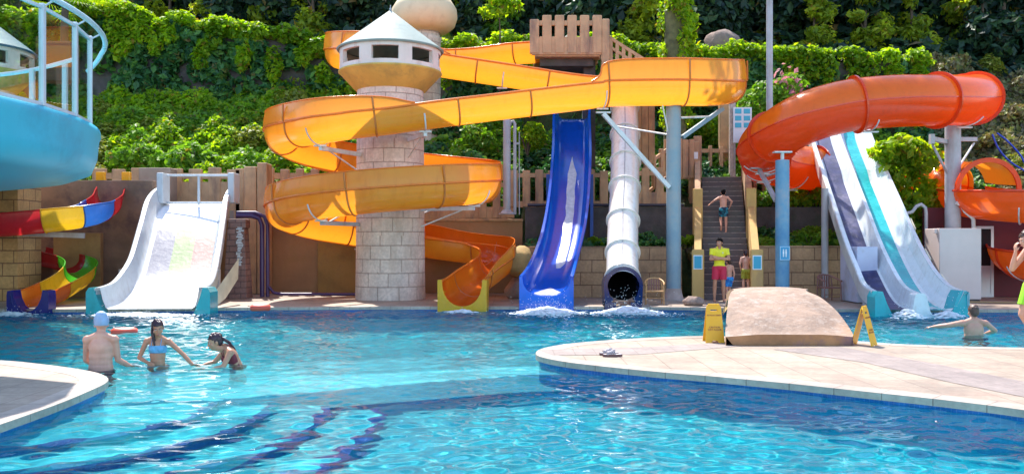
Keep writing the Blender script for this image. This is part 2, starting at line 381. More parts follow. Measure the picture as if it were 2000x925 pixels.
# ------------------------------------------------------------------ terrain
def lerp_prof(p, y):
    for (a, za), (b, zb) in zip(p, p[1:]):
        if y <= b: return za + (zb - za) * max(0, (y - a)) / max(1e-6, b - a)
    return p[-1][1]
PL = [(28.30, -.2), (28.36, 2.35), (29.2, 2.9), (32, 5.0), (35.6, 7.0), (36.3, 7.3), (36.5, 9.6), (40, 10.6), (60, 24), (95, 52)]
PR = [(25.95, -.2), (26.0, 1.5), (28.0, 1.7), (28.2, 1.8), (28.26, 2.85), (29.4, 3.1), (32, 4.4), (34.6, 5.8), (34.9, 8.7), (38, 9.6), (60, 23), (95, 52)]
PF = [(25.95, -.2), (26.0, 1.5), (28.5, 2.3), (31, 4.4), (34, 6.6), (38, 9.4), (60, 23), (95, 52)]
def hz(x, y):
    zl, zr, zf = lerp_prof(PL, y), lerp_prof(PR, y), lerp_prof(PF, y)
    z = zl if x < .35 else zr
    t = min(1, max(0, (x - 16.5) / 2)); z = z * (1 - t) + zf * t
    u = (y - 24.35) * .9785 + (x - 6.02) * .206; v = (x - 6.02) * .9785 - (y - 24.35) * .206
    if abs(v) < 1.15 and -1 < u < 7.4: return min(z, .1 + max(0, u) * .678 - .45)
    if y > 29: z += .35 * noise.noise(Vector((x * .3, y * .3, 1.7))) * min(1, (y - 29) / 3)
    if y > 38: z += 2.2 * noise.noise(Vector((x * .06, y * .06, 5.1))) * min(1, (y - 38) / 8)
    return z
ysr = [25.9, 25.95, 26.0, 26.3, 26.6, 26.9, 27.2, 27.6, 28.0, 28.2, 28.26, 28.3, 28.36, 28.8] + list(np.arange(29.2, 34.6, .4)) + [34.6, 34.9, 35.2, 35.6, 36.3, 36.5, 37] + list(np.arange(38, 60, 1.2)) + list(np.arange(60, 96, 4)) + [140]
xsr = sorted(set(list(np.arange(-60, -14, 2.0)) + list(np.arange(-14, 5, .5)) + list(np.arange(5, 9.2, .15)) + list(np.arange(9.5, 24, .5)) + [.3, .35, .36] + list(np.arange(24, 62, 2.0))))
V = np.array([(x, y, hz(x, y)) for y in ysr for x in xsr]); n_ = len(xsr)
Fq = np.array([(j * n_ + i, j * n_ + i + 1, (j + 1) * n_ + i + 1, (j + 1) * n_ + i) for j in range(len(ysr) - 1) for i in range(n_ - 1)])
T = NT('hill_soil'); nz = T.noise(T.co(), .5, 8, .65); n2 = T.noise(T.co(), 6, 6, .6)
c = T.ramp(nz.outputs[0], [(.3, (.025, .04, .015)), (.5, (.05, .075, .02)), (.7, (.10, .09, .045))])
c = T.mix(1.0, c, T.ramp(n2.outputs[0], [(.3, (.6,) * 3), (.7, (1.3,) * 3)]), 'MULTIPLY')
T.l(c, T.b.inputs[0]); T.b.inputs['Roughness'].default_value = .95; T.bump(n2.outputs[0], 1, .08)
o = fast_mesh('hillside', V, Fq, T.m, False); tag(o, kind='structure')

# ------------------------------------------------------------------ vegetation
def leaf_cloud(lobes, n, size, up=.35, shell=.55, seed=0, droop=0, asp=1.7):
    """n folded leaf faces spread through the outer volume of the lobes [(cx,cy,cz,rx,ry,rz)]"""
    r = np.random.default_rng(seed); L = np.array(lobes, float)
    wgt = (L[:, 3] * L[:, 4] + L[:, 3] * L[:, 5]); wgt = wgt / wgt.sum(); k = r.choice(len(L), n, p=wgt)
    d = r.normal(size=(n, 3)); d /= np.linalg.norm(d, axis=1)[:, None]
    rad = shell + (1 - shell) * r.random(n) ** .6
    rad *= 1 + .22 * np.sin(d[:, 0] * 5 + k) * np.sin(d[:, 2] * 6 + 2 * k)       # uneven outline
    sc_ = r.normal(0, .05, (n, 3))
    c = L[k, :3] + L[k, 3:] * d * rad[:, None] + sc_ * L[k, 3:]
    nrm = d * .7 + r.normal(0, .55, (n, 3)); nrm[:, 2] += up; nrm /= np.linalg.norm(nrm, axis=1)[:, None]
    t = np.cross(nrm, r.normal(size=(n, 3))); t[:, 2] -= droop; t -= nrm * (t * nrm).sum(1)[:, None]; t /= np.linalg.norm(t, axis=1)[:, None]
    b = np.cross(nrm, t); s = size * r.uniform(.6, 1.35, n)[:, None]
    ax = t * s * asp * .5; bx = b * s * .5; fold = nrm * s * .12
    v = np.stack([c - ax, c + bx + fold, c + ax, c - bx + fold], 1).reshape(-1, 3)
    return v, np.arange(4 * n).reshape(n, 4)
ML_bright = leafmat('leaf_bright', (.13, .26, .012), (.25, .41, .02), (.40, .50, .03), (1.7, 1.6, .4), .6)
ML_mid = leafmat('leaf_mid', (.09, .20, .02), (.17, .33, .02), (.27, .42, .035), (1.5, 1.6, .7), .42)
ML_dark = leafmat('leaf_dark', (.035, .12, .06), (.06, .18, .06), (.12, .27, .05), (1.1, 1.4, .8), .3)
ML_olive = leafmat('leaf_olive', (.14, .17, .02), (.24, .27, .03), (.36, .38, .06), (1.4, 1.4, .6), .4)
ML_dry = leafmat('leaf_dry', (.17, .13, .09), (.24, .20, .10), (.22, .26, .08), (1.2, 1.1, .6), .3)
ML_pink = leafmat('oleander_flower', (.55, .16, .24), (.65, .25, .32), (.7, .38, .42), (1.2, 1, 1), .4)
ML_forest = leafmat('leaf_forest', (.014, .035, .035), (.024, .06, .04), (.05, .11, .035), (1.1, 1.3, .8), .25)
ML_pine = leafmat('leaf_pine_painted_sun', (.16, .22, .015), (.32, .40, .03), (.48, .54, .06), (1.5, 1.4, .5), .6)  # brightened so the leaf colour itself carries the sunlit look
M_bark = mat('bark', (.10, .07, .05), .9, .35, 6, .02, 12)

def blob(n, R_, rz, seed, spread=.75, small=.5):
    r = random.Random(seed); out = []
    for i in range(n):
        a = r.uniform(0, 2 * PI); q = r.uniform(0, spread) ** .7
        s = r.uniform(small, 1) * (1 - .35 * q)
        out.append((R_ * q * math.cos(a), R_ * q * math.sin(a), rz * (.25 + .6 * r.random() * (1 - q * .5)), R_ * .48 * s, R_ * .48 * s, rz * .42 * s))
    return out
bush_protos = {}
def bush_proto(kind, mat_, seed, n=2500, size=.10, R_=1.0, rz=1.1, lobes=9, up=.35, droop=0):
    v, f = leaf_cloud(blob(lobes, R_, rz, seed), n, size, up=up, seed=seed, droop=droop)
    me_o = fast_mesh('foliage', v, f, mat_, False)
    st = MB(); r = random.Random(seed)
    for i in range(5):
        a = r.uniform(0, 6.28); st.tube([(0, 0, -.3), (.2 * math.cos(a) * R_, .2 * math.sin(a) * R_, rz * .3), (.5 * math.cos(a) * R_, .5 * math.sin(a) * R_, rz * .7)], [.04, .03, .01], 5)
    so_ = st.build('stem', M_bark)
    bush_protos.setdefault(kind, []).append((me_o.data, so_.data))
    bpy.data.objects.remove(me_o); bpy.data.objects.remove(so_)
for s_ in range(4):
    bush_proto('bright', ML_bright, 10 + s_); bush_proto('mid', ML_mid, 20 + s_); bush_proto('dark', ML_dark, 30 + s_)
    bush_proto('olive', ML_olive, 40 + s_, n=2200, size=.085, up=.6)
for s_ in range(2): bush_proto('dry', ML_dry, 50 + s_, n=1100, size=.10, up=.1, rz=.9)
nb_ = [0]
def bush(kind, x, y, z, s, label, group=None, sz=None, name='bush', cat='bush'):
    me, st = bush_protos[kind][nb_[0] % len(bush_protos[kind])]; nb_[0] += 1
    t = empty(name, (x, y, z), RNG.uniform(0, 6.28), label, cat, group)
    t.scale = (s, s, sz or s)
    for nm, m in (('foliage', me), ('stem', st)):
        o = bpy.data.objects.new(nm, m); COL.objects.link(o); o.parent = t
    return t
LM = [(60, 'balcony'), (250, 'small colourful slide'), (380, 'wide white slide'), (520, 'orange spiral edge'), (650, 'spiral slide'), (763, 'pointed stone tower'), (860, 'white dome'), (980, 'slim grey column'), (1110, 'slide platform'), (1220, 'white tube'), (1318, 'ivy-clad trunk'), (1420, 'stair landing'), (1503, 'grey mast'), (1620, 'two-lane slide'), (1740, 'red tube middle'), (1870, 'red tube bend'), (2000, 'right picture edge')]
def where(x, y):
    px = 1000 + x / y * F; return min(LM, key=lambda l: abs(l[0] - px))[1]
def scatter(kinds, x0, x1, y0, y1, n, s0, s1, label, group, sink=.25, seed=1, avoid=None):
    r = random.Random(seed); pts = []; tries = 0
    while len(pts) < n and tries < n * 40:
        tries += 1
        x, y = r.uniform(x0, x1), r.uniform(y0, y1); s = r.uniform(s0, s1)
        if any(math.hypot(x - a, y - b) < .55 * (s + c) for a, b, c in pts): continue
        if avoid and avoid(x, y, s): continue
        kd = r.choice(kinds); pts.append((x, y, s)); bush(kd, x, y, hz(x, y) - sink * s, s, {'bright': 'bright green ', 'mid': 'mid-green ', 'dark': 'dark green ', 'olive': 'olive ', 'dry': 'dry brown '}[kd] + ('large ' if s > (s0 + s1) / 2 else 'small ') + label + (', lower row' if y < (y0 + y1) / 2 else ', upper row') + ' by the ' + where(x, y), group, sz=s * r.uniform(.75, 1.15))
# slope between the left fence and the vine wall
scatter(['bright', 'mid', 'bright', 'olive'], -17.5, -6.2, 30.0, 32.6, 20, .9, 1.35, 'bush behind the left fence', 'bushes behind the left fence', seed=3)
scatter(['olive', 'bright', 'mid'], -18, -5.5, 32.8, 35.0, 20, .9, 1.3, 'bush below the vine wall', 'bushes below the vine wall', seed=4)
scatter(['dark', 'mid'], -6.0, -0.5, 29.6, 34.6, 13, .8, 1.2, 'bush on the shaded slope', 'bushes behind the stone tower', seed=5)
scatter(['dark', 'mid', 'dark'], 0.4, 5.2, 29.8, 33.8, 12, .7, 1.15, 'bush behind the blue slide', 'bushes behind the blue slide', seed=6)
scatter(['mid', 'bright', 'dark'], 8.6, 15.5, 30.6, 33.8, 18, .8, 1.25, 'bush behind the red tube', 'bushes behind the red tube slide', seed=7)
scatter(['dark', 'mid', 'bright'], 7.9, 11.0, 26.6, 29.6, 8, .55, .85, 'terrace bush', 'bushes on the terrace right of the stairs', seed=8)
scatter(['dry', 'olive', 'dry', 'dry'], 16.0, 23, 28.5, 37.5, 34, .8, 1.3, 'shrub on the right slope', 'dry shrubs on the right slope', seed=9, sink=.3)
for (px, py, Y, s, k, lab) in ((1172, 470, 26.6, .42, 'bright', 'small yellow-green bush on the terrace wall between the blue slide and the white tube'),
                               (1272, 470, 26.7, .55, 'dark', 'dark low bush above the block wall right of the white tube slide'),
                               (1340, 470, 26.5, .42, 'bright', 'bright small bush spilling over the block wall beside the left stair parapet'),
                               (1420, 300, 33.2, 1.5, 'mid', 'tall green bush rising behind the picket fence at the top of the stairs'),
                               (1376, 240, 33.4, 1.1, 'bright', 'yellow-green bush right behind the blue support column'),
                               (1030, 262, 29.6, .85, 'bright', 'bright hanging bush beside the slim grey posts left of the blue slide')):
    p = W(px, py, Y); bush(k, p.x, p.y, p.z - .55 * s, s, lab)
# broad-leaved shrub right of the two-lane slide
def shrub(name, cx, cy, cz, lobes, n, size, m, label, cat='bush', extra=None, trunk=None, up=.35, droop=0):
    t = empty(name, (cx, cy, cz), 0, label, cat)
    v, f = leaf_cloud(lobes, n, size, seed=n, up=up, droop=droop); fast_mesh('foliage', v, f, m, False, t)
    mb = MB()
    for L in lobes[:7]: mb.tube([(0, 0, 0), (L[0] * .5, L[1] * .5, L[2] * .55), (L[0], L[1], L[2])], [.05, .035, .012], 6)
    mb.build('stem', M_bark, t)
    if extra: 
        for q_, lb in enumerate(extra[0]): v, f = leaf_cloud([lb], extra[1] // len(extra[0]), extra[2], seed=5 + q_, shell=.9); fast_mesh('blossoms', v, f, extra[3], False, t)
    return t
p = W(1762, 400, 26.8)
shrub('leafy_shrub', p.x, p.y, 1.55, [(-.1, 0, 1.2, .6, .6, .55), (.45, 0, 1.6, .8, .6, .6), (-.1, .1, 2.4, .7, .7, .6), (.6, 0, 2.75, .6, .6, .5), (-.55, -.1, 2.95, .45, .5, .35), (.9, 0, 1.0, .5, .5, .45), (-.05, -.2, 3.05, .7, .5, .35), (.1, 0, .6, .6, .5, .5)], 2600, .17, ML_bright, 'broad-leaved bright green shrub between the two-lane slide and the grey slide column', 'shrub', droop=.4)
p = W(1510, 190, 31.5)
shrub('oleander', p.x, p.y, 4.4, [(-.7, 0, 1.2, .8, .6, .9), (.2, 0, 1.6, .8, .6, .9), (-.3, .1, 2.6, .7, .6, .6), (.5, 0, 2.9, .6, .6, .6), (-1.0, 0, 2.0, .5, .5, .5), (.9, 0, 2.2, .4, .5, .5)], 2600, .13, ML_mid, 'oleander with pink flowers behind the left end of the red tube slide', 'shrub',
      extra=([(.35, -.5, 3.3, .45, .3, .35), (.6, -.5, 2.9, .35, .3, .3), (-.4, -.6, 1.5, .35, .3, .2), (.3, -.5, 1.4, .3, .2, .25), (1.0, -.4, 2.0, .2, .2, .2)], 150, .12, ML_pink))

# vine-covered walls: wall body + ivy mass with a bright crest and hanging tongues
M_darkstone = mat('dark_stone', (.09, .075, .075), .9, .35, 2.5, .05, 7, dirt=(.05, .07, .04))
def vine_wall(label, crest, depth, thick, seed, nper=260, faceh=3.0, body=True, size=.17):
    """crest: list of (x, y, z) along the top edge"""
    r = np.random.default_rng(seed); t = empty('vine_covered_wall', crest[len(crest) // 2][:2] + (crest[len(crest) // 2][2] - 3,), 0, label, 'wall')
    off = np.array(t.location)
    if body:
        mb = MB()
        for (a, b) in zip(crest, crest[1:]):
            mb.add([(a[0] - off[0], a[1] - off[1] + .25, a[2] - 4.2 - off[2]), (b[0] - off[0], b[1] - off[1] + .25, b[2] - 4.2 - off[2]), (b[0] - off[0], b[1] - off[1] + .25, b[2] - .25 - off[2]), (a[0] - off[0], a[1] - off[1] + .25, a[2] - .25 - off[2]),
                    (a[0] - off[0], a[1] - off[1] + .8, a[2] - 4.2 - off[2]), (b[0] - off[0], b[1] - off[1] + .8, b[2] - 4.2 - off[2]), (b[0] - off[0], b[1] - off[1] + .8, b[2] - .25 - off[2]), (a[0] - off[0], a[1] - off[1] + .8, a[2] - .25 - off[2])],
                   [(0, 1, 2, 3), (3, 2, 6, 7), (5, 4, 7, 6)])
        mb.build('wall', M_darkstone, t)
    lob, lobd = [], []
    for (a, b) in zip(crest, crest[1:]):
        L = math.dist(a, b); m = max(1, int(L / .45))
        for i in range(m):
            q = [a[k] + (b[k] - a[k]) * (i + r.random()) / m - off[k] for k in range(3)]
            s = r.uniform(.6, 1.15) * thick
            lob.append((q[0], q[1] + .1 - .1 * r.random(), q[2] + r.normal(0, .1), .55 * s, .5 * s, .36 * s))
            if r.random() < .5: lob.append((q[0] + r.normal(0, .2), q[1] - .3, q[2] - r.uniform(.2, .9) * depth, .34, .2, r.uniform(.35, .8)))
            for _ in range(3): lobd.append((q[0] + r.normal(0, .3), q[1] + .05, q[2] - r.uniform(.5, faceh), .55, .3, .5))
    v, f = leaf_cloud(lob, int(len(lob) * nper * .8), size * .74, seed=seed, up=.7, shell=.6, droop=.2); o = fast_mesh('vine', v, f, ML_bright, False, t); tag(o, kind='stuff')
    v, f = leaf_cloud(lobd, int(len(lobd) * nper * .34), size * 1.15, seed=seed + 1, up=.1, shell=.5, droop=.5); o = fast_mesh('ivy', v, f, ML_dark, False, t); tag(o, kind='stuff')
    return t
def crest(pts, Y): return [tuple(W(px, py, Y + (k[0] if k else 0))) for (px, py, *k) in pts]
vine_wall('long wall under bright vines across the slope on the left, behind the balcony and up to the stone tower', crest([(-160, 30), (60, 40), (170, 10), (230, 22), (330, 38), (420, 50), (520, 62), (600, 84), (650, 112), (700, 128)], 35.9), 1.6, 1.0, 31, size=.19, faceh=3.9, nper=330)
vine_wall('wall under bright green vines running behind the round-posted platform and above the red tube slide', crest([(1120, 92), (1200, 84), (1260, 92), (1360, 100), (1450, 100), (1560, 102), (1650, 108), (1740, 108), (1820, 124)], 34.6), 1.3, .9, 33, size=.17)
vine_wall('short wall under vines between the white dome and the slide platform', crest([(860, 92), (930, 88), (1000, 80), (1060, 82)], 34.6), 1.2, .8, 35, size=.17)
# ivy-clad trunk rising beyond the top of the picture
p = W(1318, 100, 31.0)
t = empty('ivy_clad_tree', (p.x, p.y, 4.6), 0, 'thick tree trunk wrapped in ivy rising behind the top orange slide', 'tree')
mb = MB(); mb.tube([(0, 0, 0), (0.02, 0, 3), (-.03, 0, 6), (0, .05, 10.5)], [.42, .38, .34, .3], 14); mb.build('trunk', mat('ivy_trunk_bark', (.12, .12, .05), .9, .4, 5, .04, 9), t)
lob = []
r = random.Random(5)
for i in range(64):
    a = r.uniform(0, 6.28); z = 1.5 + 8.4 * i / 64; q = r.uniform(.36, .62)
    lob.append((q * math.cos(a), q * math.sin(a), z, r.uniform(.16, .3), r.uniform(.16, .3), r.uniform(.25, .5)))
v, f = leaf_cloud(lob, 5200, .11, seed=8, up=.2, droop=.6); o = fast_mesh('ivy', v, f, ML_bright, False, t); tag(o, kind='stuff')
lob = [(math.cos(a) * 2.2 * q, math.sin(a) * 2.2 * q, 11.5 + h, 1.2, 1.2, .9) for a, q, h in [(r.uniform(0, 6.28), r.random(), r.uniform(-.5, 2.5)) for _ in range(10)]]
v, f = leaf_cloud(lob, 3500, .2, seed=9); fast_mesh('crown', v, f, ML_mid, False, t)

# ground cover hugging the slopes
def cover(name, x0, x1, y0, y1, n, size, m, seed, h=.35, up=.8):
    r = np.random.default_rng(seed); x = r.uniform(x0, x1, n); y = r.uniform(y0, y1, n)
    z = np.array([hz(a, b) + h * (.5 + .9 * noise.noise(Vector((a * .9, b * .9, seed)))) * r_ for a, b, r_ in zip(x, y, r.random(n) ** .5)])
    nrm = r.normal(0, .55, (n, 3)); nrm[:, 2] += up; nrm[:, 1] -= .45; nrm /= np.linalg.norm(nrm, axis=1)[:, None]
    t = np.cross(nrm, r.normal(size=(n, 3))); t /= np.linalg.norm(t, axis=1)[:, None]; b = np.cross(nrm, t); s_ = size * r.uniform(.6, 1.4, n)[:, None]
    c = np.stack([x, y, z], 1); v = np.stack([c - t * s_ * .85, c + b * s_ * .5 + nrm * s_ * .12, c + t * s_ * .85, c - b * s_ * .5 + nrm * s_ * .12], 1).reshape(-1, 3)
    o = fast_mesh(name, v, np.arange(4 * n).reshape(n, 4), m, False); tag(o, {'ground_cover': 'leafy creeper covering the hillside'}.get(name), kind='stuff')
cover('ground_cover', -20, -5.2, 28.7, 36.0, 36000, .13, ML_mid, 2, 1.0)
cover('ground_cover', -20, -6.0, 28.8, 36.0, 44000, .11, ML_bright, 3, 1.3)
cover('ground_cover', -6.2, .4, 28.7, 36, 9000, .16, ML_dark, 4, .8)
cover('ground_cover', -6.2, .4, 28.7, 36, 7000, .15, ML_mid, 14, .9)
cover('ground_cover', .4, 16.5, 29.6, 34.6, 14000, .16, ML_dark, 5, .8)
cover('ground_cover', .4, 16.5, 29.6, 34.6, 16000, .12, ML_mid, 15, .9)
cover('ground_cover', -20, 12, 36.9, 40, 5000, .2, ML_pine, 16, .9)
cover('ground_cover', 7.5, 16.5, 26.2, 28.1, 3500, .13, ML_mid, 6, .35)
cover('ground_cover', .5, 5.2, 26.2, 28.1, 2200, .12, ML_dark, 7, .3)
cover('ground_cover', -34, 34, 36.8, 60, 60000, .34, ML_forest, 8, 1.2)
cover('dry_grass', 16, 24, 28, 38.5, 9000, .13, ML_dry, 9, .5, .2)
# forest on the upper slope
tree_protos = []
def tree_proto(mat_, seed, n=4200, size=.30, R_=2.6, h=7.0, conif=False):
    r = random.Random(seed); lob = []
    for i in range(20):
        f_ = r.random(); a = r.uniform(0, 6.28)
        rr = R_ * (1 - .55 * f_) * r.uniform(.15, .85)
        s = r.uniform(.55, 1.0) * (1.25 - .5 * f_)
        lob.append((rr * math.cos(a), rr * math.sin(a), h * (.08 + .84 * f_), 1.15 * s, 1.15 * s, .8 * s))
    v, f = leaf_cloud(lob, n, size, seed=seed, up=.4, shell=.45, asp=2.0)
    o = fast_mesh('crown', v, f, mat_, False)
    mb = MB(); mb.tube([(0, 0, -.5), (.1, 0, h * .4), (0, .1, h * .9)], [.22, .16, .05], 8)
    for L in lob[:9]: mb.tube([(0.05, 0, L[2] * .7), (L[0] * .6, L[1] * .6, L[2] * .92), (L[0], L[1], L[2])], [.08, .05, .02], 5)
    b = mb.build('trunk', M_bark); tree_protos.append((o.data, b.data)); bpy.data.objects.remove(o); bpy.data.objects.remove(b)
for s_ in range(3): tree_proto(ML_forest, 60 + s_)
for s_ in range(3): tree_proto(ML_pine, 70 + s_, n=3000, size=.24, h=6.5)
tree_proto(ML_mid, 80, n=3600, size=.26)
def forest_tree(k, x, y, z, s, label, group):
    t = empty('forest_tree', (x, y, z), RNG.uniform(0, 6.28), label, 'tree', group); t.scale = (s, s, s)
    for nm, m in zip(('crown', 'trunk'), tree_protos[k]):
        o = bpy.data.objects.new(nm, m); COL.objects.link(o); o.parent = t
r = random.Random(21); pts = []
rows = [(38.6, 18, .6, .85), (40.5, 16, .8, 1.0), (43, 15, .95, 1.2), (47, 15, 1.05, 1.3), (52, 15, 1.15, 1.5), (58, 14, 1.3, 1.6)]
for yy, n, s0, s1 in rows:
    for i in range(n):
        x = (-.72 + 1.44 * (i + r.uniform(.15, .85)) / n) * yy * .98
        y = yy + r.uniform(-1.2, 1.2)
        s = r.uniform(s0, s1)
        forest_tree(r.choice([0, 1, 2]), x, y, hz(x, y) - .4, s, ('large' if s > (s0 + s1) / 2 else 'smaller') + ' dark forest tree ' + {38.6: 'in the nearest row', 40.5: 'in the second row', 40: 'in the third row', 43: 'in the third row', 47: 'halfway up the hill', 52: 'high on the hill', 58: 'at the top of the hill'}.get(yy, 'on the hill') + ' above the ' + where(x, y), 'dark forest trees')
# trees with sunlight put into the leaf colour, standing out in front of the dark ones, at the places the photograph shows them
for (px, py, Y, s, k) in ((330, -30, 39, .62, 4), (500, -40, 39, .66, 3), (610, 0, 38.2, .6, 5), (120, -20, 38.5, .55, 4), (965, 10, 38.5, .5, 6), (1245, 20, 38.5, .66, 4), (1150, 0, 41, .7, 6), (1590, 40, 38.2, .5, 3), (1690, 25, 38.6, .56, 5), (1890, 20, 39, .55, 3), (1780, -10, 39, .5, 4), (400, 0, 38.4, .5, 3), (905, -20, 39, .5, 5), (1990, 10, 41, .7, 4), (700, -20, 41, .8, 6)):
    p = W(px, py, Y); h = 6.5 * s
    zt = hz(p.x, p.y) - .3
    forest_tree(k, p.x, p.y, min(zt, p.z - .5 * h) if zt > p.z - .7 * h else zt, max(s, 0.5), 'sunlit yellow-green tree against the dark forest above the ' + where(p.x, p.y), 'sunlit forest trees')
# fan palm top-left and thin sapling, boulder
def palm(cx, cy, cz, s, label):
    t = empty('palm_tree', (cx, cy, cz), 0, label, 'tree'); mb = MB(); mb.tube([(0, 0, 0), (.05, 0, 1.5 * s)], [.16, .12], 10); mb.build('trunk', M_bark, t)
    r = random.Random(3)
    for i in range(16):
        a = i * 2.4; el = r.uniform(-.3, 1.1); mb = MB(); L = 1.3 * s
        d = Vector((math.cos(a) * math.cos(el), math.sin(a) * math.cos(el), math.sin(el))); sd = d.cross(Vector((0, 0, 1))).normalized(); o0 = Vector((.05, 0, 1.5 * s)); o1 = o0 + d * L * .5
        mb.beam(o0, o1, .02, .01)
        for j in range(-7, 8):
            q = (d * math.cos(j * .17) + sd * math.sin(j * .17)).normalized(); tip = o1 + q * L * .6 - Vector((0, 0, .14 * s)); m_ = o1 + q * L * .33; n2 = sd * math.cos(j * .17) * .025
            mb.add([o1, m_ + n2, tip, m_ - n2], [(0, 1, 2, 3)])
        mb.build('frond', ML_bright, t)
p = W(125, 40, 34); palm(p.x, p.y, p.z - 1.2, 1.3, 'fan palm above the vine wall behind the balcony glass')
p = W(975, 30, 33.5)
t = empty('sapling', (p.x, p.y, p.z - 3.2), 0, 'thin young tree with drooping leaves left of the slide platform', 'tree')
mb = MB(); mb.tube([(0, 0, 0), (.05, 0, 1.8), (0, 0, 3.6)], [.04, .03, .02], 6); mb.build('trunk', M_bark, t)
v, f = leaf_cloud([(-.3, 0, 3.3, .5, .4, .25), (.4, 0, 3.6, .5, .4, .25), (0, 0, 3.9, .5, .4, .3)], 420, .15, seed=4, droop=1.0); fast_mesh('crown', v, f, ML_bright, False, t)
def rock(name, c, r_, mat_, label, seed=1, cat='rock', n=3):
    bm = bmesh.new(); bmesh.ops.create_icosphere(bm, subdivisions=n, radius=1)
    for v in bm.verts:
        q = v.co.normalized(); d = 1 + .22 * noise.noise(q * 1.3 + Vector((seed, 0, 0))) + .08 * noise.noise(q * 4 + Vector((seed, 3, 0)))
        v.co = Vector((q.x * r_[0] * d, q.y * r_[1] * d, q.z * r_[2] * d))
    me = bpy.data.meshes.new(name); bm.to_mesh(me); bm.free(); me.materials.append(mat_)
    for p_ in me.polygons: p_.use_smooth = True
    o = bpy.data.objects.new(name, me); COL.objects.link(o); o.location = c; return tag(o, label, cat)
M_rock = mat('rock', (.30, .21, .17), .9, .25, 2, .06, 6, dirt=(.12, .1, .08))
p = W(1412, 75, 36); rock('boulder', p - Vector((0, 0, .2)), (.75, .6, .55), M_rock, 'brownish boulder on the dark hillside right of the ivy-clad trunk', 3)
# ------------------------------------------------------------------ slides
def crom(P, n=10):
    """Catmull-Rom through rows of numbers"""
    P = [list(map(float, p)) for p in P]; out = []
    for i in range(len(P) - 1):
        p0, p1, p2, p3 = P[max(0, i - 1)], P[i], P[i + 1], P[min(len(P) - 1, i + 2)]
        for k in range(n):
            t = k / n
            out.append([.5 * (2 * b + (c - a) * t + (2 * a - 5 * b + 4 * c - d) * t * t + (3 * b - a - 3 * c + d) * t ** 3) for a, b, c, d in zip(p0, p1, p2, p3)])
    out.append(P[-1]); return out
def frames(path):
    pts = [Vector(p[:3]) for p in path]; fr = []
    L = 0
    for i, p in enumerate(pts):
        t = (pts[min(i + 1, len(pts) - 1)] - pts[max(0, i - 1)]).normalized()
        sd = t.cross(Vector((0, 0, 1))).normalized(); up = sd.cross(t).normalized()
        if i: L += (p - pts[i - 1]).length
        fr.append((p, t, sd, up, L))
    return fr
def sweep(path, prof_fn, mb=None, smooth=True, uscale=1):
    """prof_fn(i, row) -> list of (s, u) offsets; uv = (arc across, metres along)"""
    mb = mb or MB(); fr = frames(path); vs = []; m = None; U = []
    for i, (p, t, sd, up, L) in enumerate(fr):
        pr = prof_fn(i, path[i]); m = len(pr); c = 0
        for j, (a, b) in enumerate(pr):
            vs.append(p + sd * a + up * b)
            if j: c += math.hypot(a - pr[j - 1][0], b - pr[j - 1][1])
            U.append((c, L))
    fs = []; uv = []
    for i in range(len(fr) - 1):
        for j in range(m - 1):
            q = (i * m + j, i * m + j + 1, (i + 1) * m + j + 1, (i + 1) * m + j); fs.append(q); uv.append([U[k] for k in q])
    return mb.add(vs, fs, uv, smooth)
def fibre(name, col, tcol, tw=.45, rough=.22, coat=.3, fade=None, var=.07, back=None):
    """gel-coated fibreglass that lets some sun through"""
    if name in _mats: return _mats[name]
    T = NT(name); co = T.co(); nz = T.noise(co, .7, 5, .6); sp = T.noise(co, 9, 6, .7)
    col = srgb(col); f = srgb(fade) if fade else tuple(min(1, c * 1.25 + .02) for c in col)
    c = T.ramp(nz.outputs[0], [(.3, col), (.75, tuple(a * (1 - var * 3) + b * var * 3 for a, b in zip(col, f)))])
    c = T.mix(1.0, c, T.ramp(sp.outputs[0], [(.28, (.86, .84, .82)), (.5, (1, 1, 1))]), 'MULTIPLY')
    mp = T.n('Mapping'); T.l(co, mp.inputs[0]); mp.inputs['Scale'].default_value = (1, 1, .18); sk = T.noise(mp.outputs[0], 4.5, 6, .7)
    if back:
        g = T.n('NewGeometry'); cb = T.ramp(nz.outputs[0], [(.3, srgb(back[0])), (.7, srgb(back[1]))]); c = T.mix(g.outputs['Backfacing'], c, cb)
    c = T.mix(1.0, c, T.ramp(sk.outputs[0], [(.34, (.86, .83, .80)), (.48, (1, 1, 1)), (.66, (1, 1, 1)), (.78, (1.12, 1.1, 1.2))]), 'MULTIPLY')
    T.l(c, T.b.inputs[0]); T.b.inputs['Roughness'].default_value = rough; T.b.inputs['Coat Weight'].default_value = coat; T.b.inputs['Coat Roughness'].default_value = .12
    T.bump(nz.outputs[0], .15, .02)
    if tw:
        tl = T.n('BsdfTranslucent'); tl.inputs[0].default_value = (*srgb(tcol), 1)
        mx = T.n('MixShader', Fac=tw); T.l(T.b.outputs[0], mx.inputs[1]); T.l(tl.outputs[0], mx.inputs[2]); T.l(mx.outputs[0], T.out.inputs[0])
    _mats[name] = T.m; return T.m
F_orange = fibre('orange_fibreglass', (.85, .14, .008), (.95, .36, .02), .42, back=((.72, .32, .03), (.76, .42, .04)))
F_orim = fibre('orange_rim', (.88, .24, .02), (1, .4, .03), .25)
F_red = fibre('red_orange_fibreglass', (.92, .09, .010), (1.0, .20, .015), .45)
F_redrim = fibre('red_orange_flange', (.80, .07, .012), (1, .14, .01), .25)
M_steel = mat('galvanised_steel', (.42, .43, .44), .45, .15, 4, .004, 30, metal=.7, dirt=(.22, .15, .1), dscale=3)
M_white_steel = mat('white_painted_steel', (.66, .68, .68), .45, .08, 3, .003, 20, dirt=(.42, .34, .26), dscale=2, streak=1)
M_grey_steel = mat('grey_painted_steel', (.42, .42, .45), .5, .1, 3, .003, 20, dirt=(.28, .22, .2), dscale=2, streak=1)

